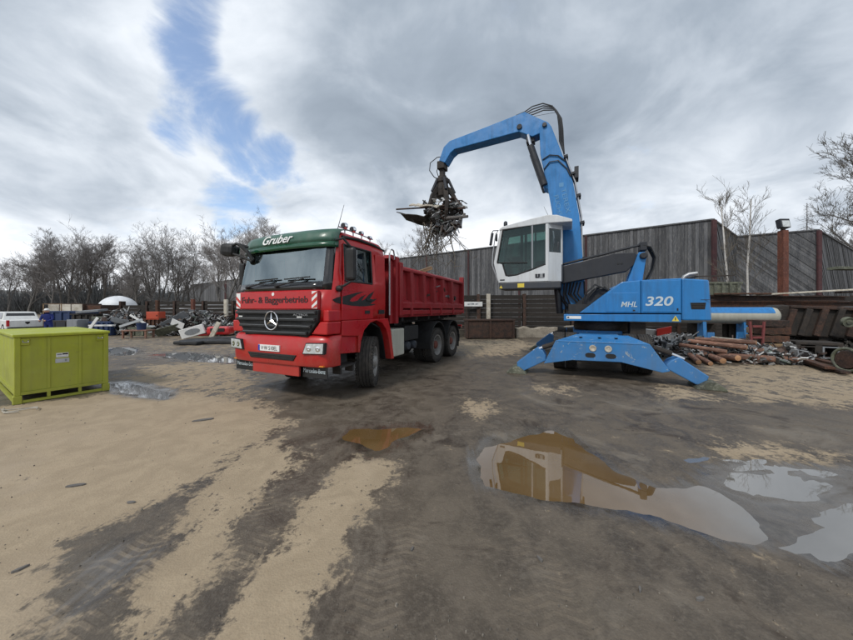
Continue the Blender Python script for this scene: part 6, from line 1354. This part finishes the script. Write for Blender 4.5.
MB().prism([(-1.25, .7), (1.5, .62), (1.7, 1.35), (1.2, 1.75), (.2, 1.62), (-.9, 1.8), (-1.35, 1.5)], 'y', .0, .9).build('housing', 'dark_iron', t, bevel=.05)
for i in range(7):
    x = -1.1+i*.38; MB().box((x, -.06, 1.18), (.16, .14, .95), (.06, .22, 0)).build('fin', 'rust_brown' if i % 2 else 'dark_iron', t, bevel=.02)
MB().box((.4, -.02, 1.66), (2.2, .2, .10), (0, .06, 0)).build('top_flange', 'rust_brown', t, bevel=.02); MB().lathe([(-.22, 0), (-.22, .14), (-.1, .2), (0, .24)], 'y', (1.25, 0, 1.25), 18).build('bearing_cap', 'mid_metal', t)
for x in (-1.0, .2, 1.3): MB().bx(x-.12, x+.12, .1, .8, 0, .72).build('leg', 'dark_iron', t)
heap(780, 853, 12.0, 1.25, 380, 12, 'dark iron scrap heap behind the cast machine block', 'load_dark', dy=1.4); heap(850, 900, 9.6, .7, 160, 13, 'dark scrap at the right edge behind the drum', 'load_dark', dy=1.0)
for i, (px, Y, r, lb) in enumerate(((800, 10.0, .12, 'small dark gear wheel lying left of the machine block'), (848, 10.0, .16, 'greenish flange at the right edge above the drum'))):
    p = at(px, 352 if i == 0 else 322, Y); o = MB().lathe([(-.06, 0), (-.06, r*.4), (-.03, r*.45), (-.03, r*.8), (-.06, r*.85), (-.06, r), (.06, r), (.06, 0)], 'y', n=22).build('gear_wheel', 'dark_iron' if i == 0 else 'sheet_olive', loc=p, rot=(.2, 0, -.3), smooth=35); tag(o, lb, 'gear')
# grass tufts at the foot of the sleeper wall
mb = MB(); rn = random.Random(31)
for i in range(1600):
    x = rn.uniform(-1.0, 2.2); y = 18.6-.12*x+rn.uniform(-.5, .35); h = rn.uniform(.12, .55); a = rn.uniform(0, 6.28); w = .012; d = Vector((rn.gauss(0, .12), rn.gauss(0, .12), h)); p = Vector((x, y, 0)); s_ = Vector((math.cos(a)*w, math.sin(a)*w, 0)); mb.add([p-s_, p+s_, p+d], [(0, 1, 2)])
stuff(tag(mb.build('dry_grass', 'willow_twig'), 'dry grass at the foot of the wall behind the tipper', 'grass'))

# loose stones on the yard
mb = MB(); rn = random.Random(41); W8 = [(-.5, -.4, 0), (.5, -.5, .1), (.6, .4, 0), (-.4, .5, .05)]
for i in range(1000):
    y = 1.5+7.5*rn.random()**1.6; x = rn.uniform(-1.5, 1.5)*y; r = rn.uniform(.004, .011)*(1.6 if rn.random() < .06 else 1)
    if any(sdist(gpoly(pl), np.array([x]), np.array([y]))[0] < .12 for pl in PUD.values()): continue
    a = rn.uniform(0, 6.28); ca, sa_ = math.cos(a)*r, math.sin(a)*r
    vs = [(x+px_*ca-py_*sa_, y+px_*sa_+py_*ca, -.004) for px_, py_, _ in W8]+[(x+(px_*ca-py_*sa_)*.6, y+(px_*sa_+py_*ca)*.6, r*rn.uniform(.5, .9)) for px_, py_, _ in W8]
    mb.add(vs, [(4, 5, 6, 7), (0, 1, 5, 4), (1, 2, 6, 5), (2, 3, 7, 6), (3, 0, 4, 7)])
rough_mat('pebble', (.20, .175, .145), (.09, .08, .068), 30, .85, None, .2, island=True)
stuff(tag(mb.build('loose_gravel', 'pebble'), 'small loose stones strewn over the yard ground', 'gravel'))
